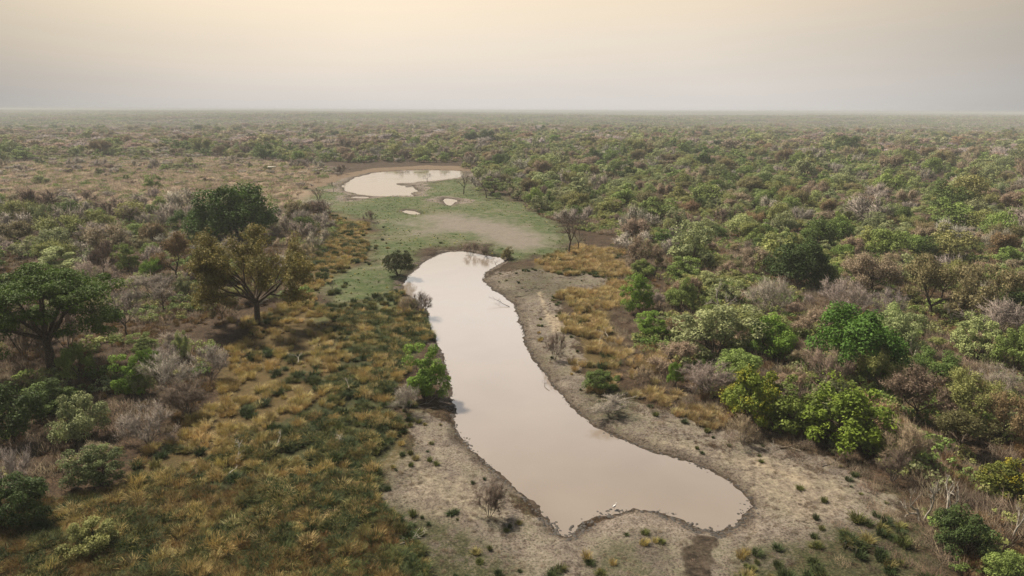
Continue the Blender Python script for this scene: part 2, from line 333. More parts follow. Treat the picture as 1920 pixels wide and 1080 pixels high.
    moss = tri(tiny, (0.018, 0.021, 0.010), (0.045, 0.046, 0.022), (0.10, 0.088, 0.052))
    c = mix(breakup(attr('plain'), mid), soil, plain)
    c = mix(breakup(attr('gold'), fine), c, gold)
    c = mix(breakup(attr('green'), fine), c, green)
    c = mix(breakup(attr('lawn'), mid, 0.2, 0.8), c, lawn)
    c = mix(breakup(attr('pan'), mid, 0.15, 0.95), c, pan)
    c = mix(breakup(attr('mud'), fine, 0.33, 0.62, 1.0), c, mud)
    al = N(t, 'ShaderNodeMath', operation='MULTIPLY'); L(attr('algae'), al.inputs[0]); L(breakup(mid.outputs['Fac'], fine, 0.42, 0.62), al.inputs[1])
    c = mix(al.outputs[0], c, algae)
    mo = N(t, 'ShaderNodeMath', operation='MULTIPLY'); L(attr('moss'), mo.inputs[0]); L(breakup(mid.outputs['Fac'], fine, 0.26, 0.56), mo.inputs[1]); c = mix(mo.outputs[0], c, moss)
    dm = N(t, 'ShaderNodeMix', data_type='RGBA', blend_type='MULTIPLY'); L(attr('damp'), dm.inputs[0]); L(c, dm.inputs[6]); dm.inputs[7].default_value = (0.50, 0.47, 0.44, 1); c = dm.outputs[2]
    rim = duo(fine, (0.11, 0.076, 0.050), (0.17, 0.122, 0.08)); c = mix(breakup(attr('rim'), mid), c, rim)
    pale = duo(fine, (0.20, 0.16, 0.115), (0.32, 0.265, 0.19)); c = mix(breakup(attr('pale'), fine, 0.3, 1.0, .9), c, pale)
    wet = duo(fine, (0.022, 0.017, 0.012), (0.07, 0.052, 0.038)); c = mix(breakup(attr('wet'), tiny, 0.35, 0.65, 0.9), c, wet)
    p = N(t, 'ShaderNodeBsdfPrincipled'); p.inputs['Roughness'].default_value = 0.95; p.inputs['Specular IOR Level'].default_value = 0.12
    L(c, p.inputs['Base Color'])
    vor = N(t, 'ShaderNodeTexVoronoi'); vor.inputs['Scale'].default_value = 2.6; L(tx.outputs['Object'], vor.inputs['Vector'])
    hsum = N(t, 'ShaderNodeMath', operation='MULTIPLY_ADD'); L(vor.outputs['Distance'], hsum.inputs[0]); hsum.inputs[1].default_value = 0.6; L(tiny.outputs['Fac'], hsum.inputs[2])
    h2 = N(t, 'ShaderNodeMath', operation='ADD'); L(hsum.outputs[0], h2.inputs[0]); L(fine.outputs['Fac'], h2.inputs[1])
    b = N(t, 'ShaderNodeBump'); b.inputs['Strength'].default_value = 0.55; b.inputs['Distance'].default_value = 0.13; L(h2.outputs[0], b.inputs['Height'])
    L(b.outputs[0], p.inputs['Normal']); o = N(t, 'ShaderNodeOutputMaterial'); L(p.outputs[0], o.inputs[0]); return m
M_GROUND = ground_mat()

def water_mat():
    m, t = new_mat('muddy_water'); L = t.links.new
    tx = N(t, 'ShaderNodeTexCoord'); n = N(t, 'ShaderNodeTexNoise'); n.inputs['Scale'].default_value = 0.12; n.inputs['Detail'].default_value = 3; L(tx.outputs['Object'], n.inputs['Vector'])
    r = ramp(t, [(0.3, (0.190, 0.157, 0.130)), (0.7, (0.216, 0.180, 0.150))]); L(n.outputs['Fac'], r.inputs[0])
    p = N(t, 'ShaderNodeBsdfPrincipled'); p.inputs['Roughness'].default_value = 0.07; p.inputs['IOR'].default_value = 1.5; L(r.outputs[0], p.inputs['Base Color'])
    w = N(t, 'ShaderNodeTexNoise'); w.inputs['Scale'].default_value = 1.5; w.inputs['Detail'].default_value = 3; L(tx.outputs['Object'], w.inputs['Vector'])
    rr_ = N(t, 'ShaderNodeMapRange'); rr_.inputs[1].default_value = .4; rr_.inputs[2].default_value = .62; rr_.inputs[3].default_value = .03; rr_.inputs[4].default_value = .14; L(n.outputs['Fac'], rr_.inputs[0]); L(rr_.outputs[0], p.inputs['Roughness'])
    b = N(t, 'ShaderNodeBump'); b.inputs['Strength'].default_value = 0.16; b.inputs['Distance'].default_value = 0.02; L(w.outputs['Fac'], b.inputs['Height']); L(b.outputs[0], p.inputs['Normal'])
    o = N(t, 'ShaderNodeOutputMaterial'); L(p.outputs[0], o.inputs[0]); return m
M_WATER = water_mat()
def flat_mat(name, c, rough=0.6):
    m, t = new_mat(name); p = N(t, 'ShaderNodeBsdfPrincipled'); p.inputs['Roughness'].default_value = rough
    tx = N(t, 'ShaderNodeTexCoord'); n = N(t, 'ShaderNodeTexNoise'); n.inputs['Scale'].default_value = 6; t.links.new(tx.outputs['Object'], n.inputs['Vector'])
    r = ramp(t, [(0.3, tuple(x * .8 for x in c)), (0.7, c)]); t.links.new(n.outputs['Fac'], r.inputs[0]); t.links.new(r.outputs[0], p.inputs['Base Color'])
    o = N(t, 'ShaderNodeOutputMaterial'); t.links.new(p.outputs[0], o.inputs[0]); return m
M_CLOD = flat_mat('wet_mud', (0.035, 0.028, 0.022), 0.7)

# ------------------------------------------------------------------ naming
def tag(o, label=None, cat=None, group=None, kind=None):
    if label: o['label'] = label
    if cat: o['category'] = cat
    if group: o['group'] = group
    if kind: o['kind'] = kind
    return o
def link(name, data, parent=None, tint=None):
    o = bpy.data.objects.new(name, data); COL.objects.link(o)
    if parent: o.parent = parent
    if tint is not None: o['tint'] = [float(v) for v in tint]
    return o

# ------------------------------------------------------------------ ground and water
def build_ground():
    r = [0.0]; q = 6.0
    while q < 34: r.append(q); q *= 1.06
    q = 34.0
    while q < 430: r.append(q); q *= 1.0042
    while q < 14000: r.append(q); q *= 1.03
    r = np.array(r); inner = np.radians(np.linspace(-43, 43, 640)); outer = np.radians(np.linspace(43, 317, 70))[1:-1]
    a = np.concatenate([inner, outer]); nr, na = len(r), len(a)
    rr, aa = np.meshgrid(r[1:], a, indexing='ij'); x = (rr * np.sin(aa)).ravel(); y = (rr * np.cos(aa)).ravel()
    s = shore(x, y); z = terrain(x, y, s)
    V = np.concatenate([[[0, 0, gz(0, 0)]], np.stack([x, y, z], 1)])
    i = np.arange(nr - 2)[:, None] * na; j = np.arange(na)[None]; j2 = (j + 1) % na
    Fq = np.stack([1 + i + j, 1 + i + na + j, 1 + i + na + j2, 1 + i + j2], -1).reshape(-1, 4)[:, ::-1]
    Ft = np.stack([np.zeros(na, int), 1 + np.arange(na), 1 + (np.arange(na) + 1) % na], 1)[:, ::-1]
    me = mesh_from('ground', V, [Ft, Fq], [M_GROUND], smooth_f=True)
    near = (np.hypot(x, y) < 520)
    def zone(name, soft, warp=2.0, ws=6.0):
        out = np.zeros(len(x)); xs, ys = x[near], y[near]; k = np.clip(ys / 90, 0.6, 3.0)
        d = sdist(Z[name], xs, ys) + k * warp * fbm(xs / ws, ys / ws, 31, 3)
        out[near] = 1 - smooth(-soft, soft, d / k); return out
    W = {}
    W['plain'] = zone('plain', 8, 6, 18)
    W['gold'] = np.maximum(zone('goldl', 3), zone('goldr', 1.5, 1.2)); W['green'] = np.maximum(zone('greenl', 2.5, 2.5), zone('nearg', 3, 3, 5))
    W['lawn'] = np.maximum(0.92 * zone('lawn', 4.5, 3.0, 9), 0.7 * zone('lawnb', 3, 3, 5)); W['pan'] = 0.85 * zone('pan', 6, 3.5, 11)
    rim_w = np.zeros(len(x)); far = (y > 225) & (y < 470); rim_w[far] = (1 - smooth(1.0, 9, s[far] + 5 * fbm(x[far] / 9, y[far] / 9, 59, 3)))
    pud = (1 - smooth(0.3, 2.6, s)) * np.clip(.55 + .9 * fbm(x / 3.0, y / 3.0, 55, 3), 0, 1)
    W['mud'] = np.maximum.reduce([zone('bankl', 2.6, 2.6, 5), zone('bankr', 2.0, 2.0, 4), zone('spit', 1.0, .6, 3), rim_w * 0.85, pud * 0.95, zone('trail', 0.8, 0.5)])
    W['mud'] = W['mud'] * (1 - 0.55 * zone('dirt', 1.0, 1.3, 1.6))
    W['algae'] = np.where(s > 0, 1, 0) * np.maximum(.65 * zone('bankl', 2, 2), 0.6 * zone('bankr', 2, 2)) * (0.5 + 0.5 * np.clip(fbm(x / 7, y / 7, 41, 3) * 1.8, -1, 1))
    W['mud'] *= 1 - .55 * np.clip(1.6 * fbm(x / 4.5 + 30, y / 4.5, 47, 3), 0, 1) * smooth(1.0, 4.0, s) * (y < 110)
    W['moss'] = np.clip(np.maximum.reduce([zone('moss', 3, 3, 4), zone('mossb', 2.5, 2.5, 4), .8 * zone('mossc', 2, 2, 4), .7 * zone('mossd', 2.5, 2, 4), .7 * zone('mosse', 2, 2, 3), .6 * zone('mossf', 2.5, 2, 3)]), 0, 1)
    W['damp'] = np.where(s > 0, (1 - smooth(0.2, 1.0 + 1.2 * np.clip(.5 + fbm(x / 3, y / 3, 49, 2), 0, 1), s / np.clip(y / 70, .7, 2))) * .85, 1)
    W['rim'] = zone('rim', 1.2, 0.8); tr_ = np.zeros(len(x)); nearm = (y < 240) & (np.abs(x) < 110)
    for line, wd in (([(1003,545),(1020,560),(1030,588),(1052,602),(1060,622),(1100,640)], .9), ([(1060,622),(1062,660),(1080,700),(1130,752),(1230,790),(1330,820),(1440,850),(1540,900)], .7), ([(1430,905),(1450,950),(1420,990),(1395,1040),(1370,1110)], .8), ([(1350,835),(1480,880),(1600,930),(1700,990)], .7), ([(755,800),(800,830),(850,880),(900,940),(980,1010),(1060,1050)], .6), ([(745,620),(700,655),(690,690),(640,720)], .6), ([(720,880),(770,930),(850,960)], .6)):
        Lp = poly_at(line); dd = np.full(nearm.sum(), 1e9); wob = .8 * fbm(x[nearm] / 3, y[nearm] / 3, 51, 3)
        for a_, b_ in zip(Lp[:-1], Lp[1:]):
            e = b_ - a_; wx, wy = x[nearm] - a_[0] + wob, y[nearm] - a_[1] + wob; tt = np.clip((wx * e[0] + wy * e[1]) / (e @ e), 0, 1); dd = np.minimum(dd, np.hypot(wx - e[0] * tt, wy - e[1] * tt))
        tr_[nearm] = np.maximum(tr_[nearm], .42 * (1 - smooth(wd * .1, wd * 1.3, dd)) * np.clip(.9 + 1.2 * fbm(x[nearm] / 4, y[nearm] / 4, 57, 3), 0, 1))
    W['pale'] = np.maximum.reduce([.55 * zone('cream', 3, 3, 4), .5 * zone('chalk', 3, 3, 4), 0.8 * zone('pale', 2.4, 2.6, 4), 0.8 * zone('trail', 0.7, .4), tr_])
    kk = np.clip(y / 70, 0.7, 2.2)
    W['wet'] = np.maximum(1 - smooth(0.02, 0.06 + 0.50 * np.clip(.5 + fbm(x / 2.3, y / 2.3, 45, 3), 0, 1) ** 2, s / kk), 0.62 * zone('dirt', 1.0, 1.3, 1.6))
    for k, v in W.items():
        at_ = me.attributes.new(k, 'FLOAT', 'POINT'); at_.data.foreach_set('value', np.concatenate([[0], v]).astype(np.float32))
    o = link('ground', me); tag(o, 'dry brown savanna soil with bare mud banks and green flats', 'ground', kind='structure')
build_ground()

def water_sheet(name, polys, label, cat):
    import bmesh
    bm = bmesh.new()
    for P in polys:
        P = np.asarray(P); n = len(P); area = 0.5 * np.sum(P[:, 0] * np.roll(P[:, 1], -1) - np.roll(P[:, 0], -1) * P[:, 1]); sgn = 1 if area > 0 else -1
        nx, pv = np.roll(P, -1, 0), np.roll(P, 1, 0); tg = nx - pv; tg /= np.linalg.norm(tg, axis=1, keepdims=True)
        g = 1.6 if abs(area) > 500 else 0.9
        out = np.stack([tg[:, 1], -tg[:, 0]], 1) * sgn * g
        vs = [bm.verts.new((a, b, WATER_Z)) for a, b in (P + out)]
        f = bm.faces.new(vs if sgn > 0 else vs[::-1])
    bmesh.ops.triangulate(bm, faces=bm.faces[:])
    me = bpy.data.meshes.new(name); bm.to_mesh(me); bm.free(); me.materials.append(M_WATER)
    tag(link(name, me), label, cat, kind='structure')
water_sheet('pool_water', [POOL_P], 'long winding pool of smooth muddy pinkish brown water', 'water')
water_sheet('pond_water', [POND_P], 'pale shining pond beyond the green flat', 'water')
for P, lb in zip(PUD_P, ('thin bright puddle along the near edge of the pond', 'smallest bright puddle below the pond', 'bright puddle with dark rim beside the bare tree', 'oval bright puddle on the green lawn')):
    water_sheet('puddle_water', [P], lb, 'water')

# ------------------------------------------------------------------ plant builders (each returns Geo pairs)
def unit(v): return v / (np.linalg.norm(v, axis=-1, keepdims=True) + 1e-9)
def clump_leaves(g, C, rad, per, size, flat=0.75, shade_var=0.22, up=0.45):
    """leaf sprays round each clump centre: most of them near the clump's outside and top"""
    C = np.asarray(C); n = len(C); rad = np.broadcast_to(rad, (n,))
    k = np.repeat(np.arange(n), per); d = unit(RNG.normal(size=(len(k), 3))); d[:, 2] = np.abs(d[:, 2]) * np.where(RNG.random(len(k)) < .72, 1, -0.8)
    rr = rad[k] * (0.45 + 0.6 * RNG.random(len(k)) ** 0.6)
    P = C[k] + d * rr[:, None] * np.array([1, 1, flat])
    nr = unit(d * 0.7 + np.array([0, 0, up]) + RNG.normal(size=d.shape) * 0.5)
    cs = 1 + shade_var * RNG.uniform(-1, 1, n)
    g.leaves(P, nr, size * RNG.uniform(0.6, 1.3, len(k)), np.clip(cs[k] * RNG.uniform(0.78, 1.25, len(k)), 0.45, 1.6))
def limb(g, a, b, r0, r1, segs=5, wob=0.08, k=5):
    a = np.asarray(a, float); b = np.asarray(b, float); L = np.linalg.norm(b - a); t = np.linspace(0, 1, segs + 1)[:, None]
    p = a + (b - a) * t; w = RNG.normal(size=(segs + 1, 3)) * wob * L / max(segs, 1) ** .5; w[0] = 0; w[-1] = 0
    p = p + w * np.array([1, 1, .6]); g.tube(p, np.linspace(r0, r1, segs + 1), k); return p
def dome_points(n, W, H, z0, lump=0.18, fill=0.25):
    d = unit(RNG.normal(size=(n, 3))); d[:, 2] = np.abs(d[:, 2])
    ph = RNG.uniform(0, 6.28, 4); az = np.arctan2(d[:, 1], d[:, 0])
    f = 1 + lump * (np.sin(2 * az + ph[0]) + 0.7 * np.sin(3 * az + ph[1]) * d[:, 2] + 0.6 * np.sin(5 * d[:, 2] + ph[2])) + RNG.uniform(-.1, .12, n)
    f = np.where(RNG.random(n) < fill, f * RNG.uniform(.35, .85, n), f)
    return np.stack([d[:, 0] * W / 2 * f, d[:, 1] * W / 2 * f, z0 + d[:, 2] * (H - z0) * f], 1)

def g_bush(W=6.0, H=4.2, n=46, per=175, size=0.122, stems=5, low=0.9, clump=0.75, k=5, flat=0.75, up=.45):
    tr, cr = Geo(), Geo()
    C = dome_points(n, W * 0.86, H - clump * .55, low); C = C[C[:, 2] > 0.35]
    rad = clump * RNG.uniform(0.7, 1.35, len(C))
    clump_leaves(cr, C, rad, per, size, flat, up=up)
    for s in range(stems):
        a = RNG.uniform(0, 6.28); m = np.array([math.cos(a) * W * .16, math.sin(a) * W * .16, H * .38]) * RNG.uniform(.7, 1.2)
        limb(tr, [math.cos(a) * .12, math.sin(a) * .12, -0.15], m, 0.11, 0.07, 4, .1, k)
        near = C[np.argsort(np.linalg.norm(C - m * 1.5, axis=1))[:5]]
        for c in near: limb(tr, m, c, 0.05, 0.02, 3, .12, 4)
    return tr, cr
def grow(g, tips, p, d, L, r, lev, maxlev, spread, upb, kid=(2, 3), k=5, droop=0.0, taper=.62):
    segs = 3 if lev < maxlev else 2
    q = p.copy(); pts = [q.copy()]; dd = d.copy()
    for _ in range(segs):
        dd = unit(dd + RNG.normal(size=3) * 0.16 + np.array([0, 0, upb * .12 - droop * lev * .06])); q = q + dd * L / segs; pts.append(q.copy())
    g.tube(pts, np.linspace(r, r * taper, segs + 1), max(3, k - lev))
    tips.append((lev, q.copy(), dd.copy(), np.array(pts)))
    if lev < maxlev:
        n = int(RNG.integers(kid[0], kid[1] + 1)); off = RNG.uniform(0, 6.28)
        for i in range(n):
            ax = unit(np.cross(dd, RNG.normal(size=3))); 
            b = unit(np.cross(dd, ax)); an = off + i * 6.28 / n + RNG.uniform(-.5, .5); sp = spread * RNG.uniform(.7, 1.25)
            nd = unit(dd * math.cos(sp) + (ax * math.cos(an) + b * math.sin(an)) * math.sin(sp) + np.array([0, 0, upb * .25]))
            grow(g, tips, q if i == 0 or RNG.random() < .6 else pts[-2], nd, L * RNG.uniform(.68, .9), r * taper * RNG.uniform(.75, .95), lev + 1, maxlev, spread, upb, kid, k, droop, taper)
def spray(g, tips, lev_from, per, L, r, spread=0.8, up=.3, shade_var=.25):
    """fine twigs along the outer limbs"""
    A, B, S = [], [], []
    for lev, q, dd, pts in tips:
        if lev < lev_from: continue
        m = per; j = RNG.integers(0, len(pts) - 1, m); t = RNG.random(m)[:, None]
        a = pts[j] * (1 - t) + pts[j + 1] * t
        d = unit(dd + RNG.normal(size=(m, 3)) * spread + np.array([0, 0, up])); b = a + d * (L * RNG.uniform(.4, 1.2, m))[:, None]
        A.append(a); B.append(b); S.append(np.full(m, 1 + shade_var * RNG.uniform(-1, 1)) * RNG.uniform(.75, 1.25, m))
        # second order
        t2 = RNG.uniform(.3, .9, m)[:, None]; a2 = a + (b - a) * t2; d2 = unit(d + RNG.normal(size=(m, 3)) * spread * .9)
        A.append(a2); B.append(a2 + d2 * (L * .6 * RNG.uniform(.4, 1.2, m))[:, None]); S.append(S[-1])
    g.twigs(np.concatenate(A), np.concatenate(B), r, np.concatenate(S))
def g_bare_bush(W=5.0, H=3.6, stems=7, per=16, r=.016, tw=.75, ml=3):
    tr, cr, tips = Geo(), Geo(), []
    for s in range(stems):
        a = s * 6.28 / stems + RNG.uniform(-.4, .4); lean = RNG.uniform(.35, .95)
        d = unit(np.array([math.cos(a) * lean, math.sin(a) * lean, 1.0]))
        grow(tr, tips, np.array([math.cos(a) * .1, math.sin(a) * .1, -.1]), d, H * .42, .055, 0, ml, .5, .25, (2, 3), 5)
    spray(cr, tips, 1, per, tw, r)
    return fit(tr, cr, W, H)
def fit(tr, cr, W, H):
    V = np.concatenate(cr.V); lo = np.percentile(V, 2, 0); hi = np.percentile(V, 98, 0)
    s = np.array([W / (hi[0] - lo[0]), W / (hi[1] - lo[1]), H / V[:, 2].max()]); c = np.array([(hi[0] + lo[0]) / 2, (hi[1] + lo[1]) / 2, 0])
    for g in (tr, cr):
        g.V = [(v - c * np.clip(v[:, 2:3] / H, 0, 1)) * s for v in g.V]
    return tr, cr
def g_small_tree(W=5.0, H=5.0, ml=3, per=22, tw=.7, r=.016, trunk_h=1.7, leaf=0, leafsize=.12, spread=.6, upb=.35, base_r=.15, first=(3, 4), lean=.1):
    """upright trunk that forks into a spreading head of limbs; leaf = leaves per outer limb (0: bare twigs only)"""
    tr, cr, tips = Geo(), Geo(), []
    top = np.array([RNG.normal() * lean, RNG.normal() * lean, trunk_h])
    limb(tr, [0, 0, -.2], top, base_r * 1.2, base_r * .85, 4, .05, 7)
    n = int(RNG.integers(first[0], first[1] + 1)); off = RNG.uniform(0, 6.28)
    for i in range(n):
        a = off + i * 6.28 / n + RNG.uniform(-.3, .3); sp = spread * RNG.uniform(.75, 1.35)
        grow(tr, tips, top, unit(np.array([math.cos(a) * math.sin(sp), math.sin(a) * math.sin(sp), math.cos(sp)])), H * .30, base_r * .6, 0, ml, spread * .85, upb, (2, 3), 6)
    if per: spray(cr, tips, ml - 1, per, tw, r)
    if leaf:
        for lev, q, dd, pts in tips:
            if lev < ml - 1: continue
            clump_leaves(cr, [pts[1], q], tw * .62, leaf // 2, leafsize, .7)
    return fit(tr, cr, W, H)
def g_umbrella(W=14.0, H=11.0):
    tr, cr, tips = Geo(), Geo(), []
    limb(tr, [0, 0, -.3], [.1, 0, 3.4], .55, .42, 5, .03, 9)
    pads = []
    for i in range(9):
        a = i * 6.28 / 9 + RNG.uniform(-.25, .25); rr = W * .5 * RNG.uniform(.45, .95); zt = H * (0.97 - .34 * (rr / (W * .5)) ** 2) - RNG.uniform(0, .9)
        e = np.array([math.cos(a) * rr, math.sin(a) * rr, zt - .9]); m = np.array([math.cos(a) * rr * .45, math.sin(a) * rr * .45, 3.4 + (zt - 3.4) * .42])
        limb(tr, [.1, 0, 3.2], m, .26, .17, 4, .06, 6); limb(tr, m, e, .17, .06, 5, .08, 5)
        for q in range(8):
            t = e + np.array([RNG.normal() * 1.5, RNG.normal() * 1.5, RNG.uniform(-.3, .8)]); limb(tr, m + (e - m) * RNG.uniform(.3, .9), t, .06, .02, 3, .1, 4); pads.append(t)
    for _ in range(120):
        a = RNG.uniform(0, 6.28); rr = W * .5 * RNG.random() ** .5; pads.append([math.cos(a) * rr, math.sin(a) * rr, H * (0.96 - .52 * (rr / (W * .5)) ** 2) - RNG.uniform(0, 1.1)])
    clump_leaves(cr, pads, RNG.uniform(.8, 1.55, len(pads)), 300, .125, .46, .34, .7)
    return tr, cr
def g_vase(W=15.0, H=13.0):
    """big open tree: short trunk, many limbs fanning upward, thin leaf sprays with gaps"""
    tr, cr, tips = Geo(), Geo(), []
    limb(tr, [0, 0, -.3], [.15, 0, 3.3], .52, .45, 5, .02, 9)
    for i in range(9):
        a = i * 6.28 / 9 + RNG.uniform(-.3, .3); sp = RNG.uniform(.35, .95)
        grow(tr, tips, np.array([.15, 0, 3.1]), unit(np.array([math.cos(a) * math.sin(sp), math.sin(a) * math.sin(sp), math.cos(sp)])), H * .30, .24, 0, 3, .42, .2, (2, 3), 6)
    spray(cr, tips, 2, 10, .9, .022, .7)
    for lev, q, dd, pts in tips:
        if lev < 2: continue
        clump_leaves(cr, [q + RNG.normal(size=3) * .3, pts[1], (q + pts[1]) / 2 + RNG.normal(size=3) * .4], .95, 62, .165, .8, .4)
    return fit(tr, cr, W, H)
def g_snag(H=4.5, W=3.6, stems=2, ml=3, base=.21):
    """bleached dead tree: crooked forked limbs, no leaves"""
    tr, cr, tips = Geo(), Geo(), []
    for s in range(stems):
        a = RNG.uniform(0, 6.28); l = RNG.uniform(.15, .6)
        grow(tr, tips, np.array([math.cos(a) * .2, math.sin(a) * .2, -.2]), unit(np.array([math.cos(a) * l, math.sin(a) * l, 1])), H * .36, base, 0, ml, .62, .15, (2, 2), 7, 0, .68)
    spray(cr, [t for t in tips if t[0] >= ml - 1], 0, 4, .55, .016, .7)
    return fit(tr, cr, W, H)
def shades(g):
    return g
def make_proto(kind, pair, leafmat=None, barkmat=None, flower=None):
    tr, cr = pair
    d = dict(kind=kind, trunk=tr.mesh(kind + '_trunk', barkmat or M_BARK), crown=cr.mesh(kind + '_crown', leafmat or M_LEAF))
    V = np.concatenate(cr.V); d['H'] = float(np.percentile(V[:, 2], 99.5)); d['W'] = float(np.percentile(np.hypot(V[:, 0], V[:, 1]), 96) * 2)
    d['mono'] = None; d['pair'] = (tr, cr, leafmat or M_LEAF, barkmat or M_BARK); d['flower'] = flower
    return d
def mono(p):
    if p['mono'] is None:
        tr, cr, lm, bm = p['pair']; p['mono'] = joined(p['kind'] + '_whole', [(cr, lm), (tr, bm)])
    return p['mono']

P_LEAFY = [make_proto('leafy_bush', g_bush(W=RNG.uniform(5.5, 6.5), H=RNG.uniform(3.8, 4.8), n=int(RNG.integers(38, 56)), clump=RNG.uniform(.62, .85), low=RNG.uniform(.7, 1.3))) for _ in range(5)]
P_LEAFY += [make_proto('leafy_bush', g_small_tree(W=6, H=5.2, ml=3, per=6, leaf=84, leafsize=.125, tw=1.0, trunk_h=1.3, spread=.72)) for _ in range(2)]
P_LEAFY_MID = [make_proto('leafy_bush', g_bush(W=RNG.uniform(5.5, 6.5), H=RNG.uniform(3.8, 4.8), n=int(RNG.integers(30, 42)), per=105, size=.17, clump=RNG.uniform(.7, .95), low=RNG.uniform(.7, 1.4), k=4)) for _ in range(6)]
P_BROWN = [make_proto('brown_bush', g_small_tree(W=6.4, H=4.8, ml=3, per=12, leaf=34, leafsize=.12, tw=.95, r=.018, trunk_h=.9, spread=.74, first=(4, 5))) for _ in range(4)]
P_BROWN_MID = [make_proto('brown_bush', g_small_tree(W=6.4, H=4.8, ml=2, per=26, leaf=80, leafsize=.15, tw=1.3, r=.032, trunk_h=.9, spread=.78, first=(4, 5))) for _ in range(4)]
P_BARE = [make_proto('bare_bush', g_bare_bush(W=5.2, H=3.8, stems=int(RNG.integers(5, 8)), per=13), M_TWIG, M_GREYWOOD) for _ in range(5)]
P_BARE_MID = [make_proto('bare_bush', g_bare_bush(W=5.4, H=3.9, stems=5, per=15, r=.045, tw=1.15, ml=2), M_TWIG, M_GREYWOOD) for _ in range(4)]
P_TREE_BARE = [make_proto('bare_tree', g_small_tree(W=5, H=5, ml=3, per=9, tw=.6, r=.018, trunk_h=1.7, base_r=.15), M_TWIG, M_BARK) for _ in range(4)]
P_THIN = [make_proto('bare_tree', g_small_tree(W=5, H=5, ml=3, per=3, tw=.6, r=.02, trunk_h=1.6, base_r=.17), M_TWIG, M_BARK) for _ in range(2)]
P_SNAG = [make_proto('dead_tree', g_snag(stems=int(RNG.integers(1, 3))), M_DEAD, M_DEAD) for _ in range(5)]
P_UMB = make_proto('umbrella_tree', g_umbrella()); P_VASE = make_proto('spreading_tree', g_vase())
P_DARK = [make_proto('evergreen_tree', g_bush(W=10, H=9, n=95, per=150, size=.2, stems=6, low=2.0, clump=1.25)) for _ in range(2)]
P_YEL = [make_proto('flowering_shrub', g_bush(W=6, H=4.6, n=60, per=110, size=.14, stems=6, low=.7, clump=.62, flat=.9)) for _ in range(2)]
def blossom_for(p, part=1.0):
    V = np.concatenate(p['pair'][1].V); q = V[RNG.integers(0, len(V), int(900 * part))]; nb = noise(q[:, 0] * 1.1 + 9, q[:, 1] * 1.1 + q[:, 2], 3)
    q = q[nb > .52]; g = Geo(); k = np.repeat(np.arange(len(q)), 4); P = q[k] + RNG.normal(size=(len(k), 3)) * .13 + unit(q[k] - [0, 0, 1.5]) * .1
    g.leaves(P, unit(RNG.normal(size=P.shape) + [0, 0, .8]), .1, RNG.uniform(.8, 1.2, len(P)), .7); return g.mesh('blossom', M_FLOWER)
P_LO = {'leafy': [joined('leafy_far', [(g[1], M_LEAF), (g[0], M_BARK)]) for g in [g_bush(W=6, H=4.4, n=24, per=46, size=.30, stems=2, clump=.85, low=.8, k=3) for _ in range(6)]],
        'bare': [joined('bare_far', [(g[1], M_TWIG), (g[0], M_GREYWOOD)]) for g in [g_bare_bush(W=5.6, H=3.9, stems=5, per=24, r=.055, tw=1.3, ml=1) for _ in range(3)]],
        'brown': [joined('brown_far', [(g[1], M_LEAF), (g[0], M_BARK)]) for g in [g_small_tree(W=6.2, H=4.6, ml=2, per=8, leaf=34, leafsize=.25, tw=1.3, r=.05, trunk_h=.9, spread=.78) for _ in range(3)]]}

# ------------------------------------------------------------------ tints (leaf and twig colours)
T = dict(bright=(0.086, 0.146, 0.022), mid=(0.106, 0.143, 0.038), grey=(0.142, 0.160, 0.074), olive=(0.140, 0.150, 0.050), dark=(0.032, 0.052, 0.014), pale=(0.166, 0.194, 0.078),
         deep=(0.056, 0.086, 0.020), russet=(0.135, 0.098, 0.050), tan=(0.180, 0.142, 0.095), brown=(0.122, 0.108, 0.050), mauve=(0.165, 0.140, 0.120), ash=(0.180, 0.160, 0.133), umber=(0.090, 0.068, 0.052), char=(0.05, 0.04, 0.033), yellow=(0.32, 0.32, 0.035), bone=(0.4, 0.36, 0.31))
WORD = dict(bright='bright green', mid='fresh green', grey='grey green', olive='olive green', dark='very dark green', pale='pale green', deep='deep green', russet='russet brown', tan='tan brown', brown='olive brown', mauve='mauve grey', ash='ash grey', umber='dark brown', char='blackish', bone='bleached white')
GAIN = 1.75
def jit(c, a=.12):
    k = GAIN * (1 + random.uniform(-a, a)); return tuple(max(.004, v * k * (1 + random.uniform(-a * .4, a * .4))) for v in c)

# ------------------------------------------------------------------ placing things
THINGS = []       # dicts: x, y, r, px, py (what the label speaks of)
def put(p, x, y, W, H, tint, label, cat, group=None, rot=None, whole=False, name=None, z=None, tilt=0.0, flower=None, ftint=None):
    nm = name or p['kind']; rot = random.uniform(0, 6.28) if rot is None else rot; z = gz(x, y) if z is None else z
    s = (W / p['W'], W / p['W'], H / p['H'])
    if whole:
        o = link(nm, mono(p), None, tint)
    else:
        o = bpy.data.objects.new(nm, None); COL.objects.link(o); o.empty_display_size = .5
        link('trunk', p['trunk'], o); link('crown', p['crown'], o, tint)
        if flower is not None: link('blossom', flower, o, ftint)
    o.location = (x, y, z - .05); o.rotation_euler = (tilt * math.cos(rot), tilt * math.sin(rot), rot); o.scale = s
    tag(o, label, cat, group); return o
HERO = []         # (x, y, radius): kept clear by the scattered bushes
def hero(p, bx, by, w_px, top, tint, label, cat, rot=None, name=None, clear=.42, cx=None, **kw):
    """bx, by: foot in the photograph; w_px: crown width there; top: its highest row"""
    x, y = at(bx, by); W = w_px / F * depth(x, y, 2); H = height_to((x, y), bx, top)
    HERO.append((x, y, W * clear)); HERO.append((x * .955, y * .955, W * clear * .7 + .6)); THINGS.append(dict(px=bx, py=by, hero=True))
    return put(p, x, y, W, max(H, .4), jit(T[tint], .05) if isinstance(tint, str) else tint, label, cat, rot=rot, name=name, **kw)

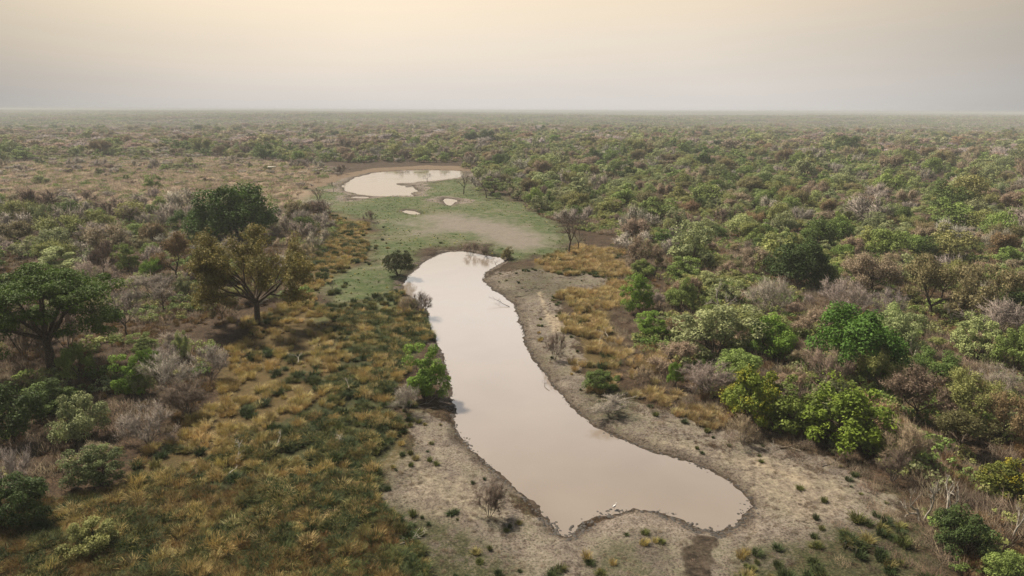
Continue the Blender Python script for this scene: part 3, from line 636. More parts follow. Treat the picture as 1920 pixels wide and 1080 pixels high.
# ---- trees and shrubs one can point at, west bank; near ones tinted darker to mimic lens falloff
hero(P_UMB, 98, 702, 265, 503, (0.060, 0.110, 0.012), 'big flat-topped green umbrella tree with dark trunk on the brown slope', 'tree', rot=.4, tilt=0)
hero(P_VASE, 484, 612, 212, 436, (0.190, 0.168, 0.046), 'tall spreading tree with thin olive gold crown above a short stout trunk', 'tree', rot=1.0)
hero(P_DARK[0], 445, 452, 138, 350, (0.052, 0.108, 0.010), 'big dense dark green round tree behind the olive gold spreading tree', 'tree', rot=.5, clear=.5)
hero(P_DARK[1], 398, 452, 92, 380, (0.052, 0.108, 0.010), 'lower dark green tree grown against the side of the big dense one', 'tree', rot=2, clear=.3)
hero(P_LEAFY[5], 352, 446, 66, 396, (0.10, 0.165, 0.045), 'light green feathery tree at the outer end of the dark green pair', 'tree', name='leafy_tree')
hero(P_LEAFY[5], 416, 606, 62, 545, 'brown', 'small dark-stemmed tree standing beside the trunk of the olive gold spreading tree', 'tree', name='leafy_tree')
hero(P_TREE_BARE[0], 240, 640, 68, 550, 'mauve', 'grey leafless tree with dark forked trunk just beyond the umbrella tree', 'tree')
hero(P_TREE_BARE[1], 309, 590, 56, 536, 'mauve', 'small leafless tree with crooked dark limbs on bare brown soil', 'tree')
hero(P_TREE_BARE[2], 258, 556, 44, 520, 'ash', 'dark leaning leafless tree on the pale sandy patch', 'tree')
hero(P_TREE_BARE[3], 219, 560, 36, 525, 'ash', 'thin leafless tree beside the leaning one on the pale sandy patch', 'tree')
hero(P_BROWN[0], 196, 522, 48, 456, 'umber', 'upright brown tree with a clear dark trunk and small rounded head', 'tree', name='small_tree')
hero(P_LEAFY[0], 238, 508, 46, 458, 'mid', 'rounded green bush beside the upright brown tree', 'bush')
hero(P_LEAFY[1], 112, 512, 84, 466, 'pale', 'pale green wide bush above the crown of the umbrella tree', 'bush')
hero(P_LEAFY[6], 287, 534, 38, 486, 'bright', 'slim bright green sapling with bare stem on brown soil', 'tree', name='leafy_tree')
hero(P_BROWN[1], 330, 526, 74, 436, 'russet', 'russet brown thin-leaved tree between the umbrella tree and the dark green pair', 'tree', name='small_tree')
hero(P_LEAFY[5], 84, 440, 62, 386, 'grey', 'grey green tree with dark slanting stems at the edge of the pinkish plain', 'tree', name='leafy_tree')
hero(P_LEAFY[2], 128, 428, 52, 381, 'deep', 'dark green bush beside the tree with slanting stems', 'bush')
hero(P_LEAFY[3], 186, 440, 60, 397, 'olive', 'olive green rounded bush at the edge of the pinkish plain', 'bush')
hero(P_LEAFY[0], 20, 402, 30, 381, 'dark', 'small very dark bush alone on the outer edge of the pinkish plain', 'bush')
hero(P_TREE_BARE[1], 246, 422, 48, 388, 'umber', 'dark leafless spreading tree at the edge of the pinkish plain', 'tree')
hero(P_BARE[0], 182, 468, 86, 420, 'mauve', 'mauve grey leafless bush below the olive rounded bush', 'bush')
hero(P_BARE[1], 45, 668, 150, 560, 'umber', 'large dark grey leafless bush under the crown of the umbrella tree', 'bush', clear=.3)
hero(P_BARE[2], 128, 660, 96, 552, 'mauve', 'grey leafless tree half hiding the trunk of the umbrella tree', 'bush', clear=.3)
hero(P_LEAFY[6], 150, 726, 60, 648, 'mid', 'slender green tree with thin stem just in front of the umbrella tree', 'tree', name='leafy_tree')
hero(P_LEAFY[1], 244, 746, 66, 672, 'bright', 'green tree leaning over grey bushes on the brown slope', 'tree', name='leafy_tree')
hero(P_LEAFY[2], 285, 712, 44, 660, 'bright', 'small bright green tree beside the grey leafless thicket', 'tree', name='leafy_tree')
hero(P_LEAFY[3], 268, 748, 46, 690, 'grey', 'pale grey green bush tucked between two green trees', 'bush')
hero(P_LEAFY[4], 345, 680, 36, 626, 'pale', 'narrow pale green bush above the grey leafless thicket', 'bush')
hero(P_BARE[3], 322, 744, 108, 668, 'ash', 'broad ash grey leafless bush in the thicket on the slope', 'bush')
hero(P_BARE[0], 398, 716, 78, 655, 'mauve', 'mauve leafless bush at the grassy end of the thicket', 'bush')
hero(P_BARE[4], 352, 780, 96, 716, 'umber', 'dark leafless bush at the foot of the thicket', 'bush')
hero(P_BARE[1], 280, 838, 104, 768, 'mauve', 'leafless grey bush below the thicket, near the pale round bush', 'bush')
hero(P_LEAFY[1], 96, 782, 92, 722, 'deep', 'deep green bush on the shady lower slope', 'bush')
hero(P_LEAFY[4], 148, 830, 100, 748, 'grey', 'wide grey green bush in the middle of the lower slope', 'bush')
hero(P_LEAFY[0], 182, 912, 100, 846, (0.13, 0.165, 0.062), 'pale green round bush alone on russet grass', 'bush')
hero(P_BARE[2], 22, 930, 110, 846, 'mauve', 'grey leafless bush at the very edge of the view on the lower slope', 'bush')
hero(P_LEAFY[3], 20, 830, 130, 730, 'dark', 'very dark bush mass at the edge of the view on the lower slope', 'bush')
hero(P_LEAFY[2], 40, 985, 120, 905, 'dark', 'very dark low bush in the near corner of the slope', 'bush')
hero(P_LEAFY[4], 165, 1040, 96, 985, 'olive', 'olive green sprawling low bush among dark grass in the near corner', 'bush')
# ---- beside the water
hero(P_LEAFY[1], 797, 745, 84, 647, 'bright', 'bright green leafy tree on the very edge of the muddy pool', 'tree', name='leafy_tree', rot=1.0)
hero(P_BARE[3], 762, 776, 56, 722, 'ash', 'tangle of dry pale twigs at the foot of the poolside green tree', 'bush')
hero(P_BARE[0], 789, 590, 52, 546, 'umber', 'dark leafless bush hanging over the water of the pool', 'bush')
hero(P_BARE[1], 762, 592, 36, 556, 'tan', 'thin tan leafless shrub beside the dark bush over the water', 'bush')
hero(P_LEAFY[3], 747, 518, 56, 472, (0.060, 0.070, 0.026), 'dull dark olive bush on the bank at the head of the pool', 'bush')
hero(P_BARE[2], 885, 474, 34, 450, 'umber', 'low dark scrub at the head of the pool', 'bush')
hero(P_BARE[4], 912, 478, 30, 456, 'umber', 'second clump of low dark scrub along the head of the pool', 'bush')
hero(P_LEAFY[0], 952, 486, 26, 462, 'brown', 'tawny brown leafy clump on the corner at the head of the pool', 'bush')
hero(P_THIN[0], 1066, 480, 70, 398, 'char', 'dark leafless tree with twisted twin trunks at the edge of golden grass', 'tree', rot=2.2)
hero(P_THIN[1], 1084, 474, 44, 420, 'char', 'thinner dark leafless stem beside the twisted twin-trunked tree', 'tree')
hero(P_THIN[0], 869, 366, 34, 324, 'char', 'dark leafless tree between the pond and the bright rimmed puddle', 'tree')
hero(P_THIN[1], 912, 372, 42, 336, 'umber', 'broad leafless tree at the wood edge behind the rimmed puddle', 'tree')
hero(P_THIN[1], 801, 343, 20, 324, 'char', 'tiny dead tree standing in the pond', 'tree', name='dead_tree')
hero(P_THIN[0], 598, 388, 34, 350, 'char', 'dark dead tree on the green flat below the pond', 'tree')
hero(P_THIN[1], 626, 362, 12, 340, 'char', 'tiny dead stem on the grey margin of the pond', 'tree')
hero(P_BARE[0], 590, 400, 62, 376, 'ash', 'ash grey leafless scrub on the fringe of the green flat', 'bush')
hero(P_BARE[1], 565, 424, 44, 394, 'mauve', 'mauve grey leafless scrub between dry grass and the green flat', 'bush')
hero(P_BARE[2], 693, 420, 26, 396, 'umber', 'small dark leafless scrub alone on the green lawn', 'bush')
hero(P_TREE_BARE[1], 624, 548, 14, 528, 'char', 'knee-high dead sapling on the short green grass', 'tree')
hero(P_BARE[3], 1040, 674, 44, 622, 'umber', 'dark leafless shrub on the sandy bank of the pool', 'bush', rot=.2)
hero(P_BARE[4], 918, 972, 70, 908, 'umber', 'dark leafless shrub on the pale near bank of the pool', 'bush', rot=1.4)
hero(P_LEAFY[2], 1125, 734, 64, 696, 'deep', 'flat dark green shrub on the sandy bank', 'bush')
hero(P_BARE[0], 1142, 776, 84, 744, 'ash', 'heap of dry grey brushwood below the flat green shrub', 'bush')
# ---- east side
P_FL = [blossom_for(P_YEL[0], 1.6), blossom_for(P_YEL[1], .8)]
hero(P_YEL[0], 1406, 796, 124, 706, (0.145, 0.195, 0.028), 'yellow-flowering shrub with the richest blossom at the edge of the sandy bank', 'shrub', flower=P_FL[0], ftint=T['yellow'], rot=.3, clear=.36)
hero(P_YEL[1], 1490, 812, 132, 722, (0.130, 0.175, 0.034), 'light green shrub with few flowers between the two yellow-flowering ones', 'shrub', rot=1.3, clear=.36)
hero(P_YEL[0], 1588, 840, 170, 736, (0.135, 0.200, 0.024), 'large bright green shrub with scattered yellow flowers at the wood edge', 'shrub', flower=P_FL[1], ftint=(0.19, 0.26, 0.03), rot=2.3, clear=.36)
hero(P_DARK[0], 1600, 712, 168, 588, (0.075, 0.165, 0.022), 'broad bright green tree rising behind the yellow-flowering shrubs', 'tree', name='leafy_tree', rot=1.2, clear=.36)
hero(P_LEAFY[4], 1438, 672, 92, 598, 'bright', 'bright green rounded tree just beyond the yellow-flowering shrubs', 'tree', name='leafy_tree')
hero(P_YEL[1], 1606, 640, 52, 588, (0.17, 0.15, 0.02), 'small golden green shrub behind the broad bright green tree', 'shrub', flower=None)
hero(P_SNAG[3], 1352, 602, 58, 532, 'bone', 'white bleached dead tree with forked limbs in brown scrub', 'tree', rot=.5)
hero(P_LEAFY[1], 1362, 572, 62, 526, 'grey', 'grey green tree close behind the white bleached dead tree', 'tree', name='leafy_tree')
hero(P_BARE[2], 1548, 730, 112, 660, (0.235, 0.175, 0.135), 'tan leafless bush right behind the light green shrub', 'bush')
hero(P_BROWN[2], 1645, 742, 92, 660, 'olive', 'olive thin-leaved bush beside the tan leafless one', 'bush')
hero(P_DARK[1], 1494, 540, 108, 447, 'dark', 'tall almost black evergreen tree with reddish trunk amid grey bushes', 'tree', name='evergreen_tree', rot=.8, clear=.34)
hero(P_BROWN[0], 1632, 556, 104, 478, 'tan', 'big tan brown domed tree past the almost black evergreen', 'tree', name='small_tree')
hero(P_BARE[3], 1584, 604, 112, 524, 'mauve', 'wide mauve grey leafless bush in front of the tan domed tree', 'bush')
hero(P_BARE[1], 1438, 604, 96, 524, 'ash', 'ash grey leafless bush in front of the almost black evergreen', 'bush')
hero(P_BROWN[3], 1532, 644, 88, 584, 'tan', 'low tan bush between two grey leafless bushes', 'bush')
hero(P_BROWN[1], 1745, 596, 128, 488, 'brown', 'large olive brown tree shading the dark hollow of the wood', 'tree', name='small_tree')
hero(P_BROWN[2], 1840, 610, 128, 500, 'brown', 'olive brown tree beyond the dark hollow, second of the pair', 'tree', name='small_tree')
hero(P_LEAFY[0], 1830, 676, 92, 598, 'pale', 'pale green domed tree in the dark hollow of the wood', 'tree', name='leafy_tree')
hero(P_LEAFY[2], 1905, 704, 84, 620, 'mid', 'green tree at the outer edge of the dark hollow', 'tree', name='leafy_tree')
hero(P_LEAFY[6], 1742, 730, 104, 664, 'deep', 'flat spreading green tree over the dark hollow', 'tree', name='leafy_tree')
hero(P_BROWN[3], 1720, 790, 116, 706, (0.15, 0.11, 0.075), 'grey brown twiggy tree past the large shrub with scattered flowers', 'tree', name='small_tree')
hero(P_BROWN[0], 1820, 800, 130, 708, 'olive', 'wide olive yellow bush beside the grey brown twiggy tree', 'bush')
hero(P_BROWN[1], 1800, 846, 120, 770, (0.12, 0.115, 0.045), 'olive bush in front of the wide olive yellow one', 'bush')
hero(P_BROWN[2], 1880, 826, 90, 750, 'russet', 'russet brown bush at the outer edge of the olive bushes', 'bush')
hero(P_SNAG[4], 1726, 985, 70, 900, 'bone', 'pale bleached dead tree with curling limbs at the edge of the bare ground', 'tree', rot=.4)
hero(P_SNAG[0], 1756, 990, 66, 896, 'bone', 'second bleached dead tree, the straighter of the pair by the bare ground', 'tree', rot=2.0)
hero(P_SNAG[1], 1896, 1020, 60, 940, 'bone', 'dim grey dead tree in the near corner of the wood', 'tree')
hero(P_SNAG[2], 1708, 692, 44, 628, 'bone', 'pale crooked dead tree above the flat spreading green tree', 'tree')
hero(P_SNAG[3], 1780, 612, 36, 560, 'bone', 'thin pale dead tree at the lip of the dark hollow', 'tree')
hero(P_SNAG[4], 1838, 606, 40, 576, 'bone', 'low pale dead branches above the pale green domed tree', 'tree')
hero(P_YEL[1], 1884, 930, 96, 862, (0.13, 0.15, 0.03), 'yellow-flowering shrub alone in the near dark corner of the wood', 'shrub', flower=P_FL[0], ftint=(0.42, 0.38, 0.04))
hero(P_LEAFY[3], 1884, 1090, 86, 1040, 'mid', 'green bush cut by the lower edge of the view in the near corner', 'bush')
hero(P_LEAFY[4], 1806, 1040, 110, 960, 'dark', 'very dark leafy bush at the foot of the bleached pair', 'bush')
hero(P_LEAFY[0], 1192, 586, 68, 516, 'bright', 'bright green rounded tree behind the golden grass', 'tree', name='leafy_tree')
hero(P_LEAFY[4], 1280, 584, 66, 526, 'mid', 'fresh green tree second in from the golden grass', 'tree', name='leafy_tree')
hero(P_LEAFY[1], 1218, 634, 64, 588, 'bright', 'low bright green bush between golden grass and brown scrub', 'bush')
hero(P_LEAFY[2], 1265, 730, 32, 684, 'bright', 'small bright green bush on the brown scrub slope', 'bush')
hero(P_LEAFY[3], 1309, 700, 26, 676, 'bright', 'tiny bright green shrub alone in brown scrub', 'bush')
hero(P_BARE[2], 1205, 722, 40, 690, 'tan', 'tan twiggy shrub in the last of the golden grass', 'bush')
hero(P_BARE[3], 1392, 834, 62, 782, 'tan', 'pale tan leafless shrub at the foot of the richest yellow-flowering shrub', 'bush')
hero(P_BARE[4], 1690, 880, 90, 800, 'tan', 'brown leafless tangle between sandy bank and wood', 'bush')
hero(P_BARE[0], 1672, 910, 60, 850, 'umber', 'dark leafless shrub where the bare ground meets the wood', 'bush')
hero(P_LEAFY[1], 1175, 340, 38, 304, 'dark', 'dark round tree standing alone above the paler bushes of the far wood', 'tree', name='evergreen_tree')
hero(P_DARK[0], 1586, 290, 44, 255, 'deep', 'dark domed tree on the far skyline of the wood', 'tree', name='evergreen_tree')
hero(P_DARK[1], 1700, 276, 40, 256, 'brown', 'brown flat tree on the far skyline beside the dark domed one', 'tree', name='evergreen_tree')
for i, (a, b, w, t, lb) in enumerate([(838, 270, 28, 258, 'smallest of three dark trees in the far clump beyond the pond'), (882, 272, 34, 248, 'tallest dark tree in the far clump beyond the pond'), (912, 272, 32, 247, 'outermost dark tree in the far clump beyond the pond')]):
    hero(P_DARK[i % 2], a, b, w, t, 'dark' if i else 'deep', lb, 'tree', name='evergreen_tree')

# ------------------------------------------------------------------ the rest of the bush: scattered, one object each, named by what stands next to it
ANCH = [(98, 640, 'the umbrella tree'), (484, 560, 'the olive gold spreading tree'), (435, 405, 'the dense dark green pair'), (84, 415, 'the slanting-stemmed tree'), (330, 720, 'the grey leafless thicket'), (182, 885, 'the pale round bush'),
        (200, 345, 'the pinkish plain'), (797, 700, 'the poolside green tree'), (740, 345, 'the pond'), (843, 380, 'the rimmed puddle'), (1066, 440, 'the twin-trunked dead tree'), (1120, 560, 'the golden grass'), (1125, 715, 'the flat shrub on the bank'),
        (1500, 770, 'the yellow-flowering shrubs'), (1600, 650, 'the broad bright green tree'), (1352, 570, 'the white dead tree'), (1494, 495, 'the almost black evergreen'), (1632, 515, 'the tan domed tree'), (1830, 560, 'the olive brown pair'),
        (1830, 640, 'the pale domed tree'), (1820, 780, 'the olive yellow bush'), (1740, 950, 'the bleached pair'), (1884, 900, 'the lone flowering shrub'), (1175, 320, 'the lone dark round tree'), (1586, 270, 'the skyline domed tree'), (880, 260, 'the far dark clump'),
        (1280, 550, 'the fresh green tree'), (1309, 690, 'the tiny bright shrub'), (890, 430, 'the grey dried mud flat'), (1700, 275, 'the flat skyline tree'), (240, 600, 'the grey forked tree'), (560, 390, 'the green flat')]
ORD = ['', 'second out', 'third out', 'fourth out', 'fifth out', 'sixth out', 'seventh out', 'eighth out', 'ninth out', 'tenth out']
def label_auto(items, noun_of):
    seen = {}
    for it in items:
        best = min(ANCH, key=lambda a: math.hypot((a[0] - it['px']) * .8, (a[1] - it['py']) * 1.6))
        dx, dy = it['px'] - best[0], it['py'] - best[1]; pool_side = (best[0] < 900 and dx > 0) or (best[0] >= 900 and dx < 0)
        if abs(dx) > 1.6 * abs(dy): rel = 'poolward of' if pool_side else 'outward of'
        else: rel = 'beyond' if dy < 0 else 'before'
        size = 'large' if it['wpx'] > 75 else 'middling' if it['wpx'] > 42 else 'small' if it['wpx'] > 24 else 'tiny'
        it['key'] = (size, it['word'], it['noun'], rel, best[2]); it['rank'] = math.hypot(dx, dy * 2); seen.setdefault(it['key'], []).append(it)
    for k, v in seen.items():
        v.sort(key=lambda t: t['rank']); base = ' '.join(k)
        for it in v: it['tag'] = ''
        if len(v) <= len(ORD):
            for i, it in enumerate(v): it['label'] = base + (', ' + ORD[i] if i else ''); it['grp'] = it['group']
        else:
            for it in v: it['label'] = base + ', one of many alike'; it['grp'] = base + ' group'

WOOD_R = poly_at([(872,324),(896,360),(935,378),(1000,398),(1085,432),(1160,448),(1200,500),(1190,560),(1205,640),(1240,720),(1335,772),(1420,812),(1610,850),(1725,920),(1770,1010),(1760,1200),(2500,1200),(2500,304),(872,304)])
WOOD_L = poly_at([(-500,386),(0,386),(200,394),(350,404),(530,408),(590,400),(640,420),(600,470),(560,560),(440,590),(340,640),(420,690),(340,800),(160,900),(60,1010),(-500,1200)])
OPEN = [Z[k] for k in ('bankl', 'bankr', 'pan')] + [poly_at([(560,395),(600,350),(640,340),(690,374),(830,378),(900,388),(985,412),(1055,442),(1060,482),(960,486),(880,462),(800,472),(765,500),(745,550),(700,572),(610,577),(588,550),(640,522),(690,492),(702,450),(692,420),(645,408)])]
def clear_of(x, y, m):
    d = shore(x, y); ok = d > m
    for P in OPEN: ok &= sdist(P, x, y) > m
    return ok
def darts(xy, size, fixed, factor):
    """keep spots that are far enough from one another and from the placed trees"""
    cell = 12.0; grid = {}; keep = []
    for hx, hy, hr in fixed: grid.setdefault((int(hx // cell), int(hy // cell)), []).append((hx, hy, hr))
    for i, ((x, y), r) in enumerate(zip(xy, size)):
        cx, cy = int(x // cell), int(y // cell); ok = True
        for a in (-1, 0, 1):
            for b in (-1, 0, 1):
                for (qx, qy, qr) in grid.get((cx + a, cy + b), ()):
                    if (qx - x) ** 2 + (qy - y) ** 2 < (factor * (qr + r)) ** 2: ok = False; break
                if not ok: break
            if not ok: break
        if ok: grid.setdefault((cx, cy), []).append((x, y, r)); keep.append(i)
    return np.array(keep, int)
def fan(n, r0, r1, half=44.5):
    r = np.sqrt(RNG.uniform(r0 ** 2, r1 ** 2, n)); a = np.radians(RNG.uniform(-half, half, n)); return r * np.sin(a), r * np.cos(a)

xs, ys = fan(26000, 38, 560, 43)
inR = sdist(WOOD_R, xs, ys) < 0; inL = sdist(WOOD_L, xs, ys) < 0; px_, py_ = project(xs, ys)
inP = sdist(Z['plain'], xs, ys) < 6; far_b = (py_ < 306) & ~inP
dens = np.where(inR, 1.0, np.where(inL, np.where(py_ > 600, .20, .62), np.where(inP, np.where(py_ < 328, .32, .09), np.where(far_b, .9, .0))))
dens = np.where((~inR & ~inL & ~inP & ~far_b) & (xs < -62) & (py_ < 470) & (py_ > 372), .15, dens)
dens *= 0.35 + 0.9 * noise(xs / 28, ys / 28, 91)
dens = np.where(inR & (sdist(WOOD_R, xs, ys) > -5), dens * .45, dens)
ok = (RNG.random(len(xs)) < dens) & clear_of(xs, ys, 1.2)
xs, ys, inR, inL, inP, py_ = xs[ok], ys[ok], inR[ok], inL[ok], inP[ok], py_[ok]
size = np.clip(RNG.lognormal(1.66, .46, len(xs)), 2.2, 13); size = np.where(np.hypot(xs, ys) < 85, np.minimum(size, 5.8), size); size = np.where(inP, size * .5, size); size = np.where(inL & (py_ > 560), size * .72, size)
keep = darts(list(zip(xs, ys)), size * .5, HERO, .74)
xs, ys, size, inR, inL, inP, py_ = xs[keep], ys[keep], size[keep], inR[keep], inL[keep], inP[keep], py_[keep]
items = []
for x, y, w, r_, l_, p_ in zip(xs, ys, size, inR, inL, inP):
    d = math.hypot(x, y); n1 = float(noise(x / 22, y / 22, 71)); u = random.random() * .75 + n1 * .5 - .125
    if r_:
        kind = ('leafy' if u < .36 else 'brown' if u < .68 else 'bare') if d < 115 else ('leafy' if u < .59 else 'brown' if u < .76 else 'bare')
    elif p_: kind = 'bare' if u < .7 else 'leafy'
    elif l_: kind = 'leafy' if u < .34 else 'brown' if u < .52 else 'bare'
    else: kind = 'leafy' if u < .58 else 'brown' if u < .76 else 'bare'
    v = random.random() * .7 + float(noise(x / 35 + 50, y / 35, 73)) * .3
    if kind == 'leafy': tn = 'dark' if v < .12 else 'deep' if v < .24 else 'mid' if v < .42 else 'olive' if v < .56 else 'grey' if v < .76 else 'pale' if v < .93 else 'bright'
    elif kind == 'brown': tn = 'brown' if v < .38 else 'tan' if v < .62 else 'olive' if v < .8 else 'russet'
    else: tn = 'mauve' if v < .42 else 'ash' if v < .66 else 'umber' if v < .84 else 'tan'
    qx, qy = project(x, y)
    items.append(dict(x=x, y=y, w=w, kind=kind, tn=tn, px=float(qx), py=float(qy), wpx=w / F * 0 + w * F / depth(x, y, 2), d=d, word=WORD[tn], noun='leafless bush' if kind == 'bare' else 'twiggy bush' if kind == 'brown' else 'leafy bush'))
LIMIT = dict(leafy=282, brown=270, bare=275)
rest, chosen = [], []
for kind in LIMIT:
    a = sorted([i for i in items if i['kind'] == kind], key=lambda t: -t['wpx'])
    inview = lambda i: (-60 < i['px'] < 1980 and i['py'] < 1150) or (i['d'] < 115 and -170 < i['px'] < 2090 and i['py'] < 1330)
    vis = [i for i in a if inview(i)]
    chosen += vis[:LIMIT[kind]]; rest += vis[LIMIT[kind]:] + [i for i in a if not inview(i)]
for it in chosen: it['group'] = {'leafy': 'leafy bushes of the savanna wood', 'brown': 'twiggy brown bushes of the savanna wood', 'bare': 'leafless bushes of the savanna wood'}[it['kind']]
label_auto(chosen, None)
PR = dict(leafy=(P_LEAFY, P_LEAFY_MID), brown=(P_BROWN, P_BROWN_MID), bare=(P_BARE, P_BARE_MID))
for it in chosen:
    near = it['d'] < 135; p = random.choice(PR[it['kind']][0 if near else 1]); H = it['w'] * random.uniform(.5, .95)
    put(p, it['x'], it['y'], it['w'], H, jit(T[it['tn']]), it['label'], 'bush', it['grp'], whole=not near)

# ------------------------------------------------------------------ stuff that nobody could count: one object each, instanced on a cloud of spots
def scatter_stuff(name, meshes, xy, zoff, scale, tint, label, cat, idx=None):
    src = bpy.data.collections.new(name + '_sources')
    for i, me in enumerate(meshes): src.objects.link(bpy.data.objects.new('%s_source_%02d' % (name, i), me))
    xy = np.asarray(xy); n = len(xy); z = terrain(xy[:, 0], xy[:, 1]) + zoff
    me = bpy.data.meshes.new(name); me.vertices.add(n); me.vertices.foreach_set('co', np.concatenate([xy, z[:, None]], 1).astype(np.float32).ravel())
    a = me.attributes.new('scl', 'FLOAT_VECTOR', 'POINT'); a.data.foreach_set('vector', np.asarray(scale, np.float32).ravel())
    r = np.zeros((n, 3)); r[:, 2] = RNG.uniform(0, 6.28, n); a = me.attributes.new('rot', 'FLOAT_VECTOR', 'POINT'); a.data.foreach_set('vector', r.astype(np.float32).ravel())
    a = me.attributes.new('idx', 'INT', 'POINT'); a.data.foreach_set('value', (RNG.integers(0, len(meshes), n) if idx is None else np.asarray(idx)).astype(np.int32))
    a = me.attributes.new('tint', 'FLOAT_COLOR', 'POINT'); a.data.foreach_set('color', np.concatenate([tint, np.ones((n, 1))], 1).astype(np.float32).ravel())
    me.update(); o = link(name, me); tag(o, label, cat, kind='stuff')
    ng = bpy.data.node_groups.new(name + '_scatter', 'GeometryNodeTree')
    ng.interface.new_socket('Geometry', in_out='INPUT', socket_type='NodeSocketGeometry'); ng.interface.new_socket('Geometry', in_out='OUTPUT', socket_type='NodeSocketGeometry')
    gi, go = ng.nodes.new('NodeGroupInput'), ng.nodes.new('NodeGroupOutput'); L = ng.links.new
    ip = ng.nodes.new('GeometryNodeInstanceOnPoints'); ci = ng.nodes.new('GeometryNodeCollectionInfo')
    ci.inputs['Collection'].default_value = src; ci.inputs['Separate Children'].default_value = True; ci.inputs['Reset Children'].default_value = True
    def na(nm, ty):
        q = ng.nodes.new('GeometryNodeInputNamedAttribute'); q.data_type = ty; q.inputs[0].default_value = nm
        return [s for s in q.outputs if s.enabled and s.name == 'Attribute'][0]
    L(gi.outputs[0], ip.inputs['Points']); L(ci.outputs[0], ip.inputs['Instance']); ip.inputs['Pick Instance'].default_value = True
    L(na('idx', 'INT'), ip.inputs['Instance Index']); e2r = ng.nodes.new('FunctionNodeEulerToRotation'); L(na('rot', 'FLOAT_VECTOR'), e2r.inputs[0]); L(e2r.outputs[0], ip.inputs['Rotation'])
    L(na('scl', 'FLOAT_VECTOR'), ip.inputs['Scale']); L(ip.outputs[0], go.inputs[0])
    md = o.modifiers.new('scatter', 'NODES'); md.node_group = ng
    return o
def tints(names, probs, n, a=.16):
    a = a * 1.0; i = RNG.choice(len(names), n, p=np.array(probs) / sum(probs)); c = np.array([T[k] if isinstance(k, str) else k for k in names])[i] * GAIN
    return np.clip(c * (1 + RNG.uniform(-a, a, (n, 1))) * (1 + RNG.uniform(-a * .4, a * .4, (n, 3))), .004, 1)
MONO = dict(leafy=[mono(p) for p in P_LEAFY_MID], brown=[mono(p) for p in P_BROWN_MID], bare=[mono(p) for p in P_BARE_MID])
STUFF_TXT = dict(leafy=('distant_leafy_bushland', 'green leafy bushes merging into one mass beyond the nearer trees'), brown=('distant_twiggy_bushland', 'olive brown twiggy bushes merging into the far woodland'), bare=('distant_bare_bushland', 'grey leafless bushes merging into the far woodland'))
xf, yf = fan(170000, 540, 1900); dn = 0.45 + 0.8 * noise(xf / 90, yf / 90, 95); okf = RNG.random(len(xf)) < dn * .7
xf, yf = xf[okf], yf[okf]; sf = np.clip(RNG.lognormal(1.68, .46, len(xf)), 2.6, 15)
kp = darts(list(zip(xf, yf)), sf * .5, [], .62); xf, yf, sf = xf[kp], yf[kp], sf[kp]
kf = noise(xf / 60, yf / 60, 97) * .6 + RNG.random(len(xf)) * .7 - .15; lean = np.where(xf < 0, .17, 0.02)
kindf = np.where(kf < .47 - lean, 0, np.where(kf < .70 - lean * .5, 1, 2))
# beyond that, whole patches of bush
def patch(kind, n=16, w=46):
    V, F3, F4, S3, S4, M3, M4, off = [], [], [], [], [], [], [], 0
    g = Geo()
    for _ in range(n):
        c = RNG.uniform(-w / 2, w / 2, 2); W = RNG.uniform(5, 10); H = W * RNG.uniform(.55, .8)
        C = dome_points(7, W, H, 1.2); C[:, :2] += c
        clump_leaves(g, C, W * .22, 10 if kind != 'bare' else 8, 1.0, .8, .3)
    return g.mesh('patch_' + kind, M_LEAF if kind != 'bare' else M_TWIG)
xp, yp = fan(26000, 1850, 9000); kp = darts(list(zip(xp, yp)), np.full(len(xp), 20.0), [], .5) if False else np.arange(len(xp)); sp = RNG.uniform(.8, 1.5, len(xp)) * (1 + (np.hypot(xp, yp) - 1850) / 6000)
kindp = RNG.choice(3, len(xp), p=[.46, .24, .30])
TN = dict(leafy=(['dark', 'deep', 'mid', 'olive', 'grey', 'pale', 'bright'], [.07, .12, .2, .18, .25, .15, .03]), brown=(['brown', 'tan', 'olive', 'russet'], [.4, .25, .2, .15]), bare=(['mauve', 'ash', 'umber', 'tan'], [.4, .28, .2, .12]))
for ki, kind in enumerate(('leafy', 'brown', 'bare')):
    rs = [i for i in rest if i['kind'] == kind]; nm, lb = STUFF_TXT[kind]
    m = kindf == ki; meshes = P_LO[kind]
    w = np.concatenate([np.array([i['w'] for i in rs]), sf[m]]); xy = np.concatenate([np.array([[i['x'], i['y']] for i in rs]).reshape(-1, 2), np.stack([xf[m], yf[m]], 1)])
    sx = w / 6.0; sc_ = np.stack([sx, sx, sx * RNG.uniform(.6, 1.15, len(sx))], 1)
    tt = np.concatenate([np.array([jit(T[i['tn']]) for i in rs]).reshape(-1, 3), tints(*TN[kind], int(m.sum())) * np.array([1.16, 1.10, 1.22])])  # far tints paled and greyed: distance haze put into the plant colour
    nlo, dist_ = len(meshes), np.hypot(xy[:, 0], xy[:, 1]); meshes = meshes + MONO[kind]; nmo = len(MONO[kind])
    ix = np.where(dist_ < 330, nlo + RNG.integers(0, nmo, len(dist_)), RNG.integers(0, nlo, len(dist_)))
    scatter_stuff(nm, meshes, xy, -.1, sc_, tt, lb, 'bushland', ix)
    m = kindp == ki
    scatter_stuff('horizon_%s_woodland' % {'leafy': 'leafy', 'brown': 'brown', 'bare': 'grey'}[kind], [patch(kind) for _ in range(3)], np.stack([xp[m], yp[m]], 1), -.2, np.repeat(sp[m][:, None], 3, 1) * np.array([1, 1, .8]), tints(*TN[kind], int(m.sum())), {'leafy': 'hazy green bush cover', 'brown': 'hazy brown bush cover', 'bare': 'hazy grey bush cover'}[kind] + ' running out to the skyline', 'woodland')

